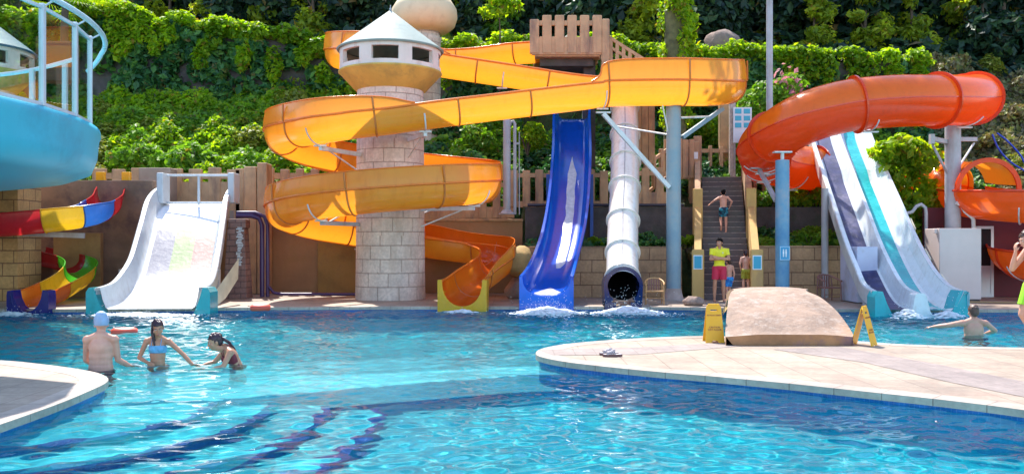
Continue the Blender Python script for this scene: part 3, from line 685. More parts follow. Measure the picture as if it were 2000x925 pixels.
# --- spiral slide round the stone tower.  rows: x, y, z(rim), left wall, right wall height
TWX, TWY = -3.49, 25.0
def L_(px, py, Y, hl=0, hr=0):
    """near lip seen at (px,py): centre of the trough half a width behind it"""
    a = W(px, py, Y - .5); return [(px - 1000) / F * Y, Y, a.z, hl, hr]
def C_(px, py, Y, hl=0, hr=0):
    a = W(px, py, Y); return [a.x, a.y, a.z, hl, hr]
cx_, rx, ry = -3.65, 2.85, 2.4
def hel(th, z, hl, hr): return [cx_ + rx * math.cos(R(th)), TWY + ry * math.sin(R(th)), z, hl, hr]
rows = [C_(1062, 88, 30.2, .15, .0), C_(1000, 92, 30.5, .15, .05), C_(930, 101, 30.8, .0, .0), C_(850, 104, 31.0, 0, .3), C_(760, 100, 31.0, 0, .48),
        C_(690, 97, 30.4, 0, .52), C_(664, 98, 29.3, 0, .52), C_(682, 99, 28.2, 0, .52), L_(740, 95, 27.6, 0, .50), L_(830, 101, 27.4, 0, .34), L_(890, 110, 27.4), L_(1000, 127, 27.4), L_(1130, 147, 27.4, .0, .0),
        L_(1240, 155, 27.3, .3, 0), L_(1340, 157, 27.0, .5, 0), C_(1412, 159, 26.2, .58, 0), C_(1420, 160, 25.2, .58, 0), L_(1390, 157, 24.4, .58, 0), L_(1300, 156, 24.1, .58, 0), L_(1180, 158, 23.9, .5, 0), L_(1135, 164, 23.7, .0, 0),
        L_(1000, 180, 23.4), L_(900, 192, 23.1), L_(815, 203, 22.9, .0, .02), L_(760, 211, 22.75, 0, .26), L_(690, 219, 22.65, 0, .40), L_(615, 231, 22.85, 0, .46)]
z0 = 1.66 + (477 - 257) / F * 24.6
def addhel(a0, a1, zz0, zz1, hl, hr, n):
    for i in range(n): 
        f_ = i / (n - 1); rows.append(hel(a0 + (a1 - a0) * f_, zz0 + (zz1 - zz0) * f_, hl, hr))
# left apex (180 deg), back (90), right apex (0), front (-90), left apex (-180) : clockwise seen from above
zr = 1.66 + (477 - 352) / F * 24.7; zl2 = 1.66 + (477 - 409) / F * 24.6
addhel(192, 12, z0 + .08, zr + .15, 0, .46, 9)
addhel(-10, -190, zr - .02, zl2 - .02, 0, .46, 9)
for th, z in ((-215, 2.42), (-243, 2.22), (-270, 2.03), (-297, 1.82)): rows.append(hel(th, z, 0, .38))
# last turn swings forward to the pool: outer wall is on the right hand side seen by the rider -> left in plan
rows += [[-1.15, 27.0, 1.66, .30, .05], [-.52, 26.2, 1.52, .34, .1], [-.42, 25.2, 1.36, .34, .12], [-.62, 24.2, 1.18, .26, .12], [-.92, 23.2, .98, .16, .12], [-1.14, 22.3, .80, .06, .06], [-1.24, 21.62, .74, .02, .02]]
# rider's sides: the path runs clockwise, so the outer side is the rider's left.  sd = t x z points to the rider's right
for r_ in rows:
    pass
SPLIT = 13
def outer_sides(rows):
    """row walls are given as (h_a, h_b); place the higher wall on the outer side of the bend"""
    rows = [[r_[0], r_[1], r_[2], (1 if k < SPLIT else -1) * max(r_[3], r_[4])] for k, r_ in enumerate(rows)]
    pts = crom(rows, 9); out = []
    for p in pts: out.append([p[0], p[1], p[2], max(0, -p[3]), max(0, p[3]), 0])
    return out
def spiral_trough(rows, r_=.5, dep=.62, parent=None, m1=None, m2=None, seam=2.15):
    P = outer_sides(rows)
    def lower(i, p):
        return [(-r_ * math.cos(PI * k / 16), -dep * math.sin(PI * k / 16) ** .8) for k in range(17)]
    sweep(P, lower).build('trough', m1, parent)
    fr = frames(P)
    # raised outer wall in runs
    for side, ix in ((-1, 3), (1, 4)):
        run = []
        for i, p in enumerate(P + [[0] * 6]):
            if i < len(P) and p[ix] > .02: run.append(i)
            elif run:
                if len(run) > 3:
                    sub = [P[k] for k in run]
                    mb = MB(); vs = []; uv = []; fs = []; m = 4
                    for q, k in enumerate(run):
                        pp, t, sd, up, L = fr[k]; h = P[k][ix]
                        for j in range(m): 
                            f_ = j / (m - 1); vs.append(pp + sd * side * (r_ + .035 - .06 * f_ * f_ * (h / .46)) + up * (.015 + h * f_)); uv.append((f_ * h, L))
                    for q in range(len(run) - 1):
                        for j in range(m - 1):
                            f4 = (q * m + j, q * m + j + 1, (q + 1) * m + j + 1, (q + 1) * m + j); fs.append(f4 if side > 0 else f4[::-1])
                    mb.add(vs, fs, [[uv[k] for k in f] for f in fs], True).build('side_wall', m1, parent)
                    mb = MB(); mb.tube([vs[q * m + m - 1] for q in range(len(run))], .02, 6).build('wall_rim', m2, parent)
                run = []
    for side in (-1, 1):
        mb = MB(); mb.tube([p + sd * side * (r_ + .02) + up * .005 for p, t, sd, up, L in fr], .034, 8).build('rim', m2, parent)
    # joint flanges
    nxt = .9
    for i, (p, t, sd, up, L) in enumerate(fr):
        if L >= nxt and i < len(fr) - 3:
            nxt += seam; mb = MB()
            pts = [p + sd * (-(r_ + .012) * math.cos(PI * k / 14)) + up * (-(dep + .012) * math.sin(PI * k / 14) ** .8) for k in range(15)]
            for side, ix in ((-1, 3), (1, 4)):
                h = P[i][ix]
                if h > .1:
                    e = [p + sd * side * (r_ + .05) + up * (h * f_) for f_ in (.05, .5, .97)]
                    pts = e[::-1] + pts if side < 0 else pts + e
            mb.tube(pts, .026, 6).build('joint_flange', M_oseam, parent)
    return P, fr
M_oseam = fibre('orange_seam', (.62, .19, .03), (.6, .2, .03), .1, rough=.4, coat=.1)
sp = empty('spiral_slide', (cx_, TWY, .1), 0, 'long orange open spiral slide winding round the stone tower down to the pool', 'water slide')
def settle(root):
    """children were built in world space: keep them there under a root that is not at the origin"""
    for c in root.children: c.matrix_parent_inverse = root.matrix_world.inverted() if False else Matrix.Translation(-root.location)
Psp, Fsp = spiral_trough(rows, parent=sp, m1=F_orange, m2=F_orim)
# yellow end piece at the water, thick
pe, te, sde, upe, _ = Fsp[-1]
mb = MB(); out = [(-.62, .03), (-.52, .05)] + [(-.5 * math.cos(PI * k / 14), -.62 * math.sin(PI * k / 14) ** .8) for k in range(1, 14)] + [(.52, .05), (.62, .03), (.62, -.76), (-.62, -.76)]
tf = Vector((te.x, te.y, 0)).normalized(); sdh = tf.cross(Vector((0, 0, 1)))
vs = []
for dy in (-.32, 0.02): vs += [pe + tf * dy + sdh * a + Vector((0, 0, b + .0)) for a, b in out]
n_ = len(out); mb.add(vs, [list(range(n_)), list(range(n_, 2 * n_))[::-1]] + [((i + 1) % n_, i, n_ + i, n_ + (i + 1) % n_) for i in range(n_)])
F_yel = fibre('yellow_fibreglass', (.80, .46, .02), (1, .6, .03), .3)
mb.build('end_piece', F_yel, sp)
# cradles and arms that carry the trough
def near_path(fr, x, y, z=None):
    return min(range(len(fr)), key=lambda i: (fr[i][0].x - x) ** 2 + (fr[i][0].y - y) ** 2 + ((fr[i][0].z - z) ** 2 if z is not None else 0))
def cradle(fr, i, r_=.5, dep=.62, parent=None, m=None, a0=.0, a1=.5):
    p, t, sd, up, L = fr[i]; mb = MB()
    pts = [p + sd * (-(r_ + .035) * math.cos(PI * k / 20)) + up * (-(dep + .035) * math.sin(PI * k / 20) ** .8) for k in range(int(2 + 20 * a0), int(19 - 20 * (1 - 2 * a1) if a1 < .5 else 19))]
    mb.tube(pts, .022, 6); b = p - up * (dep + .05)
    mb.box(-.16, .16, -.05, .05, -.02, .02, Matrix.Translation(b)); mb.build('cradle', m or M_white_steel, parent); return b
for (x, y, z, to) in ((-5.0, 22.9, 4.9, (-4.25, 24.4, 3.95)), (-2.3, 22.8, 5.2, (-2.9, 24.3, 4.6)), (-5.1, 22.95, 2.75, (-4.3, 24.4, 2.25)), (-.95, 24.0, 3.2, (-2.6, 24.7, 2.55)), (-4.6, 27.1, 2.2, (-3.9, 25.9, 1.3)), (-1.0, 26.2, 4.2, (-2.7, 25.4, 3.4))):
    i = near_path(Fsp, x, y, z); b = cradle(Fsp, i, parent=sp)
    mb = MB(); to = Vector((to[0], to[1], b.z - .06)); e = b - Vector((0, 0, .06)); mb.beam(e, to, .09, .11); mb.build('support_arm', M_white_steel if z > 3 else M_grey_steel, sp)
    mb = MB(); mb.bar(e.lerp(to, .15), to + Vector((0, 0, .55)) if z < 3 else to + Vector((0, 0, -.5)), .022); mb.build('brace', M_white_steel, sp)
for (px, Y, z) in ((985, 27.4, 7.0), (1175, 23.8, 6.3)):
    i = near_path(Fsp, (px - 1000) / F * Y, Y, z); cradle(Fsp, i, parent=sp)
settle(sp)

# support column (blue) with braces
def tapered(mb, x, y, z0, z1, r0, r1): mb.tube([(x, y, z0), (x, y, z1)], [r0, r1], 24)
M_bluepost = None
def faded(name, c1, c2, c3, zlo, zhi):
    T = NT(name); co = T.co(); nz = T.noise(co, .8, 6, .65); sx = T.n('SeparateXYZ'); T.l(co, sx.inputs[0])
    c = T.ramp(nz.outputs[0], [(.32, c1), (.5, c2), (.68, c3)]); T.l(c, T.b.inputs[0]); T.b.inputs['Roughness'].default_value = .55
    n2 = T.noise(co, 25, 5, .6); T.bump(n2.outputs[0], .4, .004); return T.m
M_bluepost = faded('faded_blue_paint', (.15, .27, .36), (.23, .33, .38), (.36, .36, .35), 0, 6)
M_blue2 = faded('peeling_blue_paint', (.04, .19, .38), (.13, .30, .44), (.36, .37, .40), 0, 6)
t = empty('support_column', (4.52, 24.35, .1), 0, 'tall pale blue steel column with slanting braces carrying the top orange slide', 'column')
o_ = Vector((4.52, 24.35, .1)); mb = MB(); mb.tube([(0, 0, .0), (0, 0, 5.55)], [.205, .20], 28); mb.build('post', M_bluepost, t)
mb = MB(); mb.lathe([(.34, 0), (.34, .04), (.27, .06), (.21, .32), (.203, .34)], 28); mb.build('base_plate', mat('base_stone', (.40, .32, .28), .85, .2, 4, .01, 12), t)
def wl(px, py, Y): return W(px, py, Y) - o_
mb = MB(); a, b = wl(1307, 366, 24.15), wl(1178, 222, 23.8); mb.beam(a, b, .10, .11); mb.box(-.2, .2, -.05, .05, -.02, .02, Matrix.Translation(b + Vector((0, 0, .03)))); mb.build('brace', M_white_steel, t)
mb = MB(); mb.beam(wl(1333, 268, 24.4), wl(1412, 212, 25.0), .10, .11); mb.build('brace', M_bluepost, t)
mb = MB(); mb.bar(wl(1330, 230, 24.4), wl(1386, 228, 24.8), .03); mb.build('tie_bar', M_white_steel, t)
mb = MB(); mb.bar(wl(1305, 263, 24.3), wl(1205, 247, 25.8), .025); mb.build('tie_bar', M_white_steel, t)
mb = MB(); mb.bar(wl(1306, 262, 24.3), wl(1294, 206, 24.0), .02); mb.build('tie_bar', M_white_steel, t)
i = near_path(Fsp, 4.6, 24.1, 6.4)
# slim grey columns left of the blue slide
t = empty('support_column', (-.16, 27.2, 2.6), 0, 'slim light grey steel column standing left of the blue slide', 'column')
mb = MB(); mb.tube([(0, 0, .0), (0, 0, 3.35)], .115, 20); mb.build('post', M_grey_steel, t)
mb = MB(); mb.lathe([(.26, 0), (.26, .03), (.2, .05), (.12, .14)], 20); mb.build('base_plate', M_grey_steel, t)
t = empty('hooked_pole', (.09, 27.4, 2.6), 0, 'thin grey pole with a bent top right beside the slim light grey column', 'pole')
mb = MB(); mb.tube([(0, 0, 0), (0, 0, 2.6), (0, 0, 2.85), (-.05, 0, 2.93), (-.14, 0, 2.9), (-.16, 0, 2.8)], .05, 10); mb.build('post', M_grey_steel, t)
mb = MB(); mb.tube([(0.14, 0, 0), (0.14, 0, 2.6)], .018, 8); mb.box(-.05, .16, -.02, .02, 2.2, 2.26); mb.build('conduit', M_grey_steel, t)
p = W(1503, 100, 29); t = empty('lamp_mast', (p.x, p.y, 2.8), 0, 'tall plain grey mast running out of the top of the picture above the pink oleander', 'pole')
mb = MB(); mb.tube([(0, 0, 0), (0, 0, 11)], .105, 16); mb.build('post', M_grey_steel, t); mb = MB(); mb.box(-.5, .5, -.12, .12, 11, 11.12, b=.02); mb.build('lamp_head', M_grey_steel, t)

# --- blue open slide
F_blue = fibre('blue_fibreglass', (.006, .10, .66), (.01, .3, .95), .25, rough=.14)
F_blue2 = fibre('blue_slide_wall', (.008, .14, .70), (.05, .35, .95), .22, rough=.14)
M_film = mat('running_water', (.78, .86, .90), .2, .25, 9, .02, 25, trans=((.7, .85, .95), .3))
rows = [[2.19, 31.0, 6.55], [2.12, 30.3, 6.5], [2.02, 29.5, 6.0], [1.92, 28.0, 4.75], [1.74, 26.5, 3.3], [1.52, 25.2, 2.25], [1.25, 24.0, 1.5], [1.02, 22.9, 1.04], [.86, 21.75, .86]]
def U_trough(name_label, rows, hw, dep, mfloor, mwall, mrim, name='body_slide', lip=.07, cat='water slide', flat=.62, flare=None, floor_out=None):
    P = crom(rows, 9); t = empty(name, (P[-1][0], P[-1][1], .1), 0, name_label, cat)
    def prof(i, p):
        h = hw * (1 + (flare or 0) * max(0, (i / (len(P) - 1) - .75) / .25))
        q = [(-h, 0), (-h * .97, -dep * .45), (-h * .88, -dep * .8), (-h * flat, -dep * .98), (-h * .3, -dep), (0, -dep), (h * .3, -dep), (h * flat, -dep * .98), (h * .88, -dep * .8), (h * .97, -dep * .45), (h, 0)]
        return q
    sweep(P, prof).build('trough', mfloor, t)
    fr = frames(P)
    for sgn in (-1, 1):
        def rp(i, p, sgn=sgn):
            h = hw * (1 + (flare or 0) * max(0, (i / (len(P) - 1) - .75) / .25))
            a = [(sgn * (h - .008), -.02), (sgn * h, .02), (sgn * (h + lip), .02), (sgn * (h + lip + .012), 0), (sgn * (h + lip), -.09), (sgn * (h + lip - .02), -.09), (sgn * (h + lip - .02), -.03), (sgn * h, -.03)]
            a = a + [a[0]]; return a if sgn < 0 else a[::-1]
        sweep(P, rp, smooth=False).build('rim', mrim, t)
    return t, P, fr
bs, P, fr = U_trough('deep blue open slide with white water, between the orange spiral and the white tube', rows, .56, .50, F_blue, F_blue2, F_blue2, flare=.08)
def stream(P, s0, s1, i0, i1, dep, name, m, parent, seed=1):
    r = random.Random(seed); sub = P[i0:i1]
    def prof(i, p):
        e = .05 * noise.noise(Vector((i * .35, seed, 0))); e2 = .05 * noise.noise(Vector((i * .35, seed + 5, 0))); k = min(1, i / 4, (len(sub) - 1 - i) / 3 + .4)
        a, b = s0 + e, s1 + e2; c = (a + b) / 2
        return [(c + (x - c) * k, -dep + .012 + .012 * noise.noise(Vector((x * 20, i * 1.3, seed)))) for x in np.linspace(a, b, 7)]
    sweep(sub, prof).build(name, m, parent)
stream(P, -.14, .12, 26, 56, .50, 'water_stream', M_film, bs)
stream(P, -.38, .38, 64, 72, .50, 'water_stream', M_film, bs, 3)
# mouth block
def mouth_block(x0, x1, y0, y1, ztop, hole, m, parent, name='mouth_block', floor=-.02):
    """front block with a U-shaped cut: hole = (cx, halfwidth, depth)"""
    cx, hw, dep = hole; n = 14
    out = [(x0, ztop - .05), (x0 + .06, ztop), (cx - hw, ztop)] + [(cx - hw * math.cos(PI * k / n), ztop - dep * math.sin(PI * k / n) ** .7) for k in range(1, n)] + [(cx + hw, ztop), (x1 - .06, ztop), (x1, ztop - .05), (x1, floor), (x0, floor)]
    n_ = len(out); vs = [(a, y0, b) for a, b in out] + [(a, y1, b) for a, b in out]
    mb = MB(); mb.add(vs, [list(range(n_)), list(range(n_, 2 * n_))[::-1]] + [((i + 1) % n_, i, n_ + i, n_ + (i + 1) % n_) for i in range(n_)])
    return mb.build(name, m, parent)
mouth_block(.18, 1.54, 21.72, 22.1, .88, (.86, .6, .52), F_blue2, bs)
for sgn in (-1, 1):
    mb = MB(); mb.box(sgn * .7 - .05, sgn * .7 + .05, -.06, .06, -.45, 3.0); o = mb.build('support_leg', mat('blue_leg', (.03, .1, .4), .5), bs); o.location = (1.85, 27.9, .9)
settle(bs)
# --- white tube slide
F_white = fibre('white_gelcoat', (.86, .83, .78), (.8, .8, .8), .08, rough=.2, coat=.5, fade=(.66, .60, .54))
F_navy = fibre('navy_fibreglass', (.005, .018, .10), (.02, .05, .3), .05, rough=.12)
tp = [[3.80, 29.2, 7.1], [3.72, 28.6, 6.65], [3.60, 27.8, 5.95], [3.42, 26.3, 4.45], [3.23, 25, 3.15], [3.06, 24, 2.2], [2.92, 23, 1.35], [2.83, 22.3, .85], [2.78, 21.85, .62]]
P = crom(tp, 8); ts = empty('tube_slide', (2.8, 21.8, .1), 0, 'closed white tube slide with a dark blue mouth at the pool edge', 'water slide')
mb = MB(); mb.tube([p[:3] for p in P], .42, 40, cap=False); mb.build('tube', F_white, ts)
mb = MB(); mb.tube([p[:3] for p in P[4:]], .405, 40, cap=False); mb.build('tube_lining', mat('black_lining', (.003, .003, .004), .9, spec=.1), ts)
fr = frames(P); L0 = 0.3
def ring(fr, i, r0, r1, th, name, m, parent, n=40, arc_=(0, 360)):
    p, t, sd, up, L = fr[i]; mb = MB(); vs = []
    pr = [(r0, -th), (r1, -th), (r1, th), (r0, th)]
    for k in range(n + 1):
        a = R(arc_[0] + (arc_[1] - arc_[0]) * k / n)
        for (q, d) in pr: vs.append(p + (sd * math.cos(a) + up * math.sin(a)) * q + t * d)
    mb.add(vs, [(k * 4 + j, k * 4 + (j + 1) % 4, (k + 1) * 4 + (j + 1) % 4, (k + 1) * 4 + j) for k in range(n) for j in range(4)]); mb.build(name, m, parent)
for i in range(len(fr)):
    if fr[i][4] >= L0 and i < len(fr) - 5: ring(fr, i, .415, .475, .02, 'joint_flange', F_white, ts); L0 += 1.32
mb = MB(); mb.tube([f[0] + f[3] * .425 for f in fr[4:-2]], .014, 6); mb.build('seam', M_grey_steel, ts)
mb = MB(); out = [(2.31, .0), (2.31, .62)] + [(2.78 - .49 * math.cos(PI * k / 16), .62 + .49 * math.sin(PI * k / 16)) for k in range(17)] + [(3.25, .62), (3.25, 0)]
inn = [(2.78 - .40 * math.cos(PI * k / 16), .60 + .40 * math.sin(PI * k / 16)) for k in range(17)]
inner = [(2.78 - .40, .60)] + [(2.78 + .40 * math.cos(R(180 + 10 * k)), .60 + .40 * math.sin(R(180 + 10 * k))) for k in range(1, 18)] + [(2.78 + .4, .6)]
# outer skin and annular face
ro = [(2.31, 0.0), (2.31, .3)] + [(2.78 - .49 * math.cos(PI * k / 20), .62 + .49 * math.sin(PI * k / 20)) for k in range(21)] + [(3.25, .3), (3.25, 0)]
ri = []
for (x, z) in ro:
    a = math.atan2(z - .6, x - 2.78); ri.append((2.78 + .40 * math.cos(a), .60 + .40 * math.sin(a)))
n_ = len(ro); vs = [(x, 21.70, z) for x, z in ro] + [(x, 21.70, z) for x, z in ri] + [(x, 22.3, z) for x, z in ro] + [(x, 22.2, z + .0) for x, z in ri]
fs = [(i, i + 1, n_ + i + 1, n_ + i) for i in range(n_ - 1)] + [(i + 1, i, 2 * n_ + i, 2 * n_ + i + 1) for i in range(n_ - 1)] + [(n_ + i, n_ + i + 1, 3 * n_ + i + 1, 3 * n_ + i) for i in range(n_ - 1)]
mb = MB(); mb.add(vs, fs); mb.box(2.31, 2.6, 21.705, 22.1, -.02, .22); mb.box(2.96, 3.25, 21.705, 22.1, -.02, .22); mb.build('mouth', F_navy, ts)
settle(ts)

# --- red tube slide on the right
RR = .70
rt = [C_(1850, 194, 28.7), C_(1885, 192, 27.8), C_(1910, 188, 26.5), C_(1893, 195, 25.0), C_(1830, 196, 24.0), C_(1740, 198, 23.5), C_(1650, 208, 23.4), C_(1570, 232, 23.7), C_(1510, 268, 24.6), C_(1487, 296, 26.0), C_(1512, 318, 27.4), C_(1590, 330, 28.6), C_(1700, 340, 29.2), C_(1800, 352, 28.8), C_(1868, 366, 27.6)]
P = crom(rt, 8); rs = empty('tube_slide', (12.5, 26, .1), 0, 'big red orange tube slide curling in a wide loop on the right', 'water slide')
fr = frames(P)
def half(path, r_, a0, a1, n=22):
    def prof(i, p): return [(r_ * math.cos(R(a0 + (a1 - a0) * k / n)), r_ * math.sin(R(a0 + (a1 - a0) * k / n))) for k in range(n + 1)]
    return sweep(path, prof)
half(P, RR, 0, 180).build('upper_shell', fibre('orange_upper_shell', (.92, .20, .015), (1.0, .36, .02), .45), rs)
half(P, RR, 180, 360).build('lower_shell', F_red, rs)
for sgn in (-1, 1):
    sweep(P, lambda i, p, s=sgn: [(s * (RR - .0), -.02), (s * (RR + .035), -.02), (s * (RR + .035), .012), (s * RR, .012)], smooth=False).build('seam', F_redrim, rs)
L0 = .7
for i in range(len(fr)):
    if fr[i][4] >= L0 and i < len(fr) - 1: ring(fr, i, RR - .005, RR + .085, .025, 'joint_flange', F_redrim, rs, 44); L0 += 2.55
# open end turning forward again at the right
ot = [C_(1868, 366, 27.3), C_(1893, 370, 26.0), C_(1945, 373, 24.3), C_(2020, 377, 23.5), C_(2110, 388, 23.8), C_(2170, 405, 25.2), C_(2180, 425, 27), C_(2110, 445, 28), C_(2030, 460, 27.6), C_(1996, 470, 26.4), C_(1994, 482, 25.0), C_(2030, 492, 24.0), C_(2100, 506, 23.6)]
P2 = crom(ot, 8); fr2 = frames(P2)
half(P2, RR + .13, 180, 360).build('open_trough', F_red, rs)
half(P2[:15], RR + .12, 10, 170).build('hood', fibre('orange_upper_shell', (.92, .20, .015), (1.0, .36, .02), .45), rs)
for s_ in (-1, 1): MB().tube([f[0] + f[2] * s_ * (RR + .14) for f in fr2], .035, 8).build('rim', F_redrim, rs)
ring(fr2, 14, RR + .10, RR + .23, .03, 'joint_flange', F_redrim, rs, 44, (0, 180))
for i in (24, 44, 62, 84): ring(fr2, i, RR + .12, RR + .18, .02, 'joint_flange', F_redrim, rs, 30, (180, 360))
for i in (26, 44, 70, 76, 84): 
    p, t_, sd, up, L = fr[i]; mb = MB()
    mb.tube([p + (sd * math.cos(R(a)) + up * math.sin(R(a))) * (RR + .04) for a in range(225, 330, 8)], .02, 6); mb.box(-.2, .2, -.06, .06, -.03, .0, Matrix.Translation(p - up * (RR + .06))); mb.build('cradle', M_white_steel, rs)
i = near_path(fr2, 14.8, 24.6, 3.1)
for i in (22, 30, 86):
    p, t_, sd, up, L = fr2[i]; mb = MB(); mb.tube([p + (sd * math.cos(R(a)) + up * math.sin(R(a))) * (RR + .17) for a in range(225, 330, 8)], .02, 6); mb.build('cradle', M_white_steel, rs)
settle(rs)
c = W(1528, 300, 23.7); t = empty('support_column', (c.x, c.y, .1), 0, 'blue painted steel column with a small blue sign holding up the left bend of the red tube', 'column'); o_ = Vector((c.x, c.y, .1))
ztop = W(1528, 313, 23.7).z - .1
mb = MB(); mb.tube([(0, 0, 0), (0, 0, ztop)], .185, 28); mb.build('post', M_blue2, t)
mb = MB(); mb.tube([(0, 0, ztop), (0, 0, ztop + .22)], .05, 10); mb.box(-.24, .24, -.1, .1, ztop + .2, ztop + .24); mb.build('top_bracket', M_white_steel, t)
mb = MB(); mb.beam(wl(1516, 392, 23.9), wl(1483, 332, 25.3), .10, .10); mb.box(-.26, .26, -.1, .1, 0, .04, Matrix.Translation(wl(1483, 330, 25.3))); mb.build('brace', M_grey_steel, t)
mb = MB(); mb.beam(wl(1518, 337, 23.9), wl(1492, 345, 25.2), .05, .05); mb.build('tie_bar', M_grey_steel, t)
sg = MB(); sg.box(-.14, .14, -.21, -.195, W(0, 508, 23.7).z - .1, W(0, 480, 23.7).z - .1); sgo = sg.build('sign_plate', mat('sign_blue', (.02, .28, .52), .35), t)
M_signw = mat('sign_white', (.75, .82, .85), .4, .05)
zc = W(0, 494, 23.7).z - .1
for x in (-.035, .035):
    mb = MB(); mb.ell((x, -.214, zc + .09), .018, .004, .018); mb.box(x - .02, x + .02, -.216, -.212, zc - .02, zc + .065, b=0); mb.box(x - .016, x - .003, -.216, -.212, zc - .1, zc - .02); mb.box(x + .003, x + .016, -.216, -.212, zc - .1, zc - .02); mb.build('pictogram', M_signw, sgo)
mb = MB()
for (a, b, c_, d) in ((-.125, .125, .17, .178), (-.125, .125, -.178, -.17)): mb.box(a, b, -.2165, -.2125, zc + c_, zc + d)
for x in (-.125, .117): mb.box(x, x + .008, -.2165, -.2125, zc - .17, zc + .17)
mb.build('border', M_signw, sgo)
c = W(1861, 300, 25.2); t = empty('support_column', (c.x, c.y, .1), 0, 'thick grey steel column under the right bend of the red tube, behind the white box', 'column'); o_ = Vector((c.x, c.y, .1))
ztop = W(0, 243, 25.2).z - .1
mb = MB(); mb.tube([(0, 0, 0), (0, 0, ztop)], .215, 28); mb.build('post', M_grey_steel, t)
mb = MB(); mb.beam(wl(1849, 277, 25.2), wl(1820, 271, 24.4), .12, .12); mb.beam(wl(1820, 281, 24.4), wl(1820, 262, 24.4), .12, .12); mb.build('support_arm', M_grey_steel, t)
mb = MB(); mb.beam(wl(1873, 272, 25.3), wl(1905, 272, 26.2), .12, .12); mb.build('support_arm', M_grey_steel, t)
mb = MB(); mb.bar(wl(1851, 340, 25.2), wl(1822, 284, 24.4), .035); mb.build('brace', M_grey_steel, t)
mb = MB(); mb.bar(wl(1875, 322, 25.2), wl(1902, 280, 26.1), .03); mb.build('brace', M_white_steel, t)

# --- two-lane slide (dark mat lane and teal lane)
rows = [[11.05, 30.2, 6.35], [11.0, 29.4, 6.0], [10.75, 28.5, 5.27], [10.19, 25, 2.85], [9.95, 23.4, 1.72], [9.75, 22.1, 1.0], [9.57, 21.1, .66], [9.4, 20.05, .56]]
P = crom(rows, 9); sl2 = empty('two_lane_slide', (9.5, 20.2, .1), 0, 'white racing slide with one dark mat lane and one teal lane, below the red tube', 'water slide')
F_pale = fibre('pale_blue_gelcoat', (.74, .80, .82), (.7, .9, 1), .12, rough=.18)
F_teal_end = fibre('teal_gelcoat', (.02, .42, .48), (.1, .7, .7), .15, rough=.2)
def lanew(i): return .86 * (1 + .10 * max(0, (i / (len(P) - 1) - .7) / .3))
def prof2(i, p):
    w_ = lanew(i); d = .42 if i > len(P) * .35 else .30
    return [(-w_, 0), (-w_ * .88, -d * .6), (-w_ * .72, -d), (-w_ * .16, -d), (-w_ * .07, -d * .5), (-w_ * .02, -.02), (w_ * .09, -.02), (w_ * .14, -d * .5), (w_ * .22, -d), (w_ * .84, -d), (w_ * .93, -d * .55), (w_, 0)]
sweep(P, prof2, smooth=False).build('chute', F_pale, sl2)
M_mat = mat('dark_mat', (.025, .03, .11), .55, .4, 5, .01, 30, dirt=(.14, .13, .22), dscale=2.2)
M_teal = mat('teal_lane', (.02, .40, .42), .25, .15, 3, .004, 10)
def lane(a, b, lift, name, m, i0=0, i1=None):
    sub = P[i0:i1 or len(P)]
    def pr(i, p):
        i += i0; w_ = lanew(i); d = .42 if i > len(P) * .35 else .30
        return [(w_ * x, -d + lift) for x in np.linspace(a, b, 5)]
    sweep(sub, pr).build(name, m, sl2)
lane(.30, .80, .012, 'mat_lane', M_mat); lane(-.60, -.22, .012, 'teal_lane', M_teal)
for sgn in (-1, 1):
    def rp(i, p, sgn=sgn):
        h = lanew(i); a = [(sgn * (h - .006), -.02), (sgn * h, .025), (sgn * (h + .10), .025), (sgn * (h + .12), 0), (sgn * (h + .12), -.34), (sgn * (h + .10), -.34), (sgn * (h + .09), -.03), (sgn * h, -.03)]
        a = a + [a[0]]; return a if sgn < 0 else a[::-1]
    sweep(P, rp, smooth=False).build('rim', F_pale, sl2)
fr = frames(P)
def slab_end(poly, y0, y1, m, parent, name): 
    n_ = len(poly); mb = MB(); mb.add([(x, y0, z) for x, z in poly] + [(x, y1, z) for x, z in poly], [list(range(n_)), list(range(n_, 2 * n_))[::-1]] + [((i + 1) % n_, i, n_ + i, n_ + (i + 1) % n_) for i in range(n_)]); return mb.build(name, m, parent)
slab_end([(8.32, .45), (8.38, .58), (8.50, .58), (8.60, .3), (8.72, .05), (8.75, -.05), (8.32, -.05)], 19.95, 20.4, F_teal_end, sl2, 'end_piece')
slab_end([(9.0, -.05), (9.18, .12), (9.26, .5), (9.32, .54), (9.45, .54), (9.52, .46), (9.6, .12), (9.72, -.05)], 19.97, 20.3, F_pale, sl2, 'end_piece')
slab_end([(9.95, -.05), (10.1, .1), (10.2, .45), (10.28, .6), (10.42, .6), (10.49, .5), (10.49, -.05)], 19.95, 20.4, F_teal_end, sl2, 'end_piece')
for (i, sg_) in ((30, -1), (38, -1), (47, -1)):
    p, t_, sd, up, L = fr[i]; q = p + sd * sg_ * (lanew(i) + .14)
    mb = MB(); mb.plate([(-.02, .02), (.5, .02), (.42, -.30), (.1, -.36)], Matrix.Translation(q) @ Matrix.Rotation(math.atan2(t_.y, t_.x), 4, 'Z') @ Matrix.Rotation(-math.atan2(t_.z, math.hypot(t_.x, t_.y)), 4, 'Y'), .03); mb.build('side_bracket', mat('cream_gelcoat', (.68, .62, .45), .4), sl2)
mb = MB(); mb.tube([(0, 0, 0), (0, 0, 3.2)], .10, 14); o = mb.build('support_leg', M_grey_steel, sl2); q = W(1611, 500, 25.6); o.location = (q.x, q.y, .1)
mb = MB(); mb.tube([(0, 0, 0), (0, 0, .55)], .09, 12); o = mb.build('support_leg', M_grey_steel, sl2); q = W(1692, 600, 21.6); o.location = (q.x, q.y, .1)
M_lav = mat('lavender_panel', (.50, .52, .66), .55, .08, 2, dirt=(.4, .36, .36))
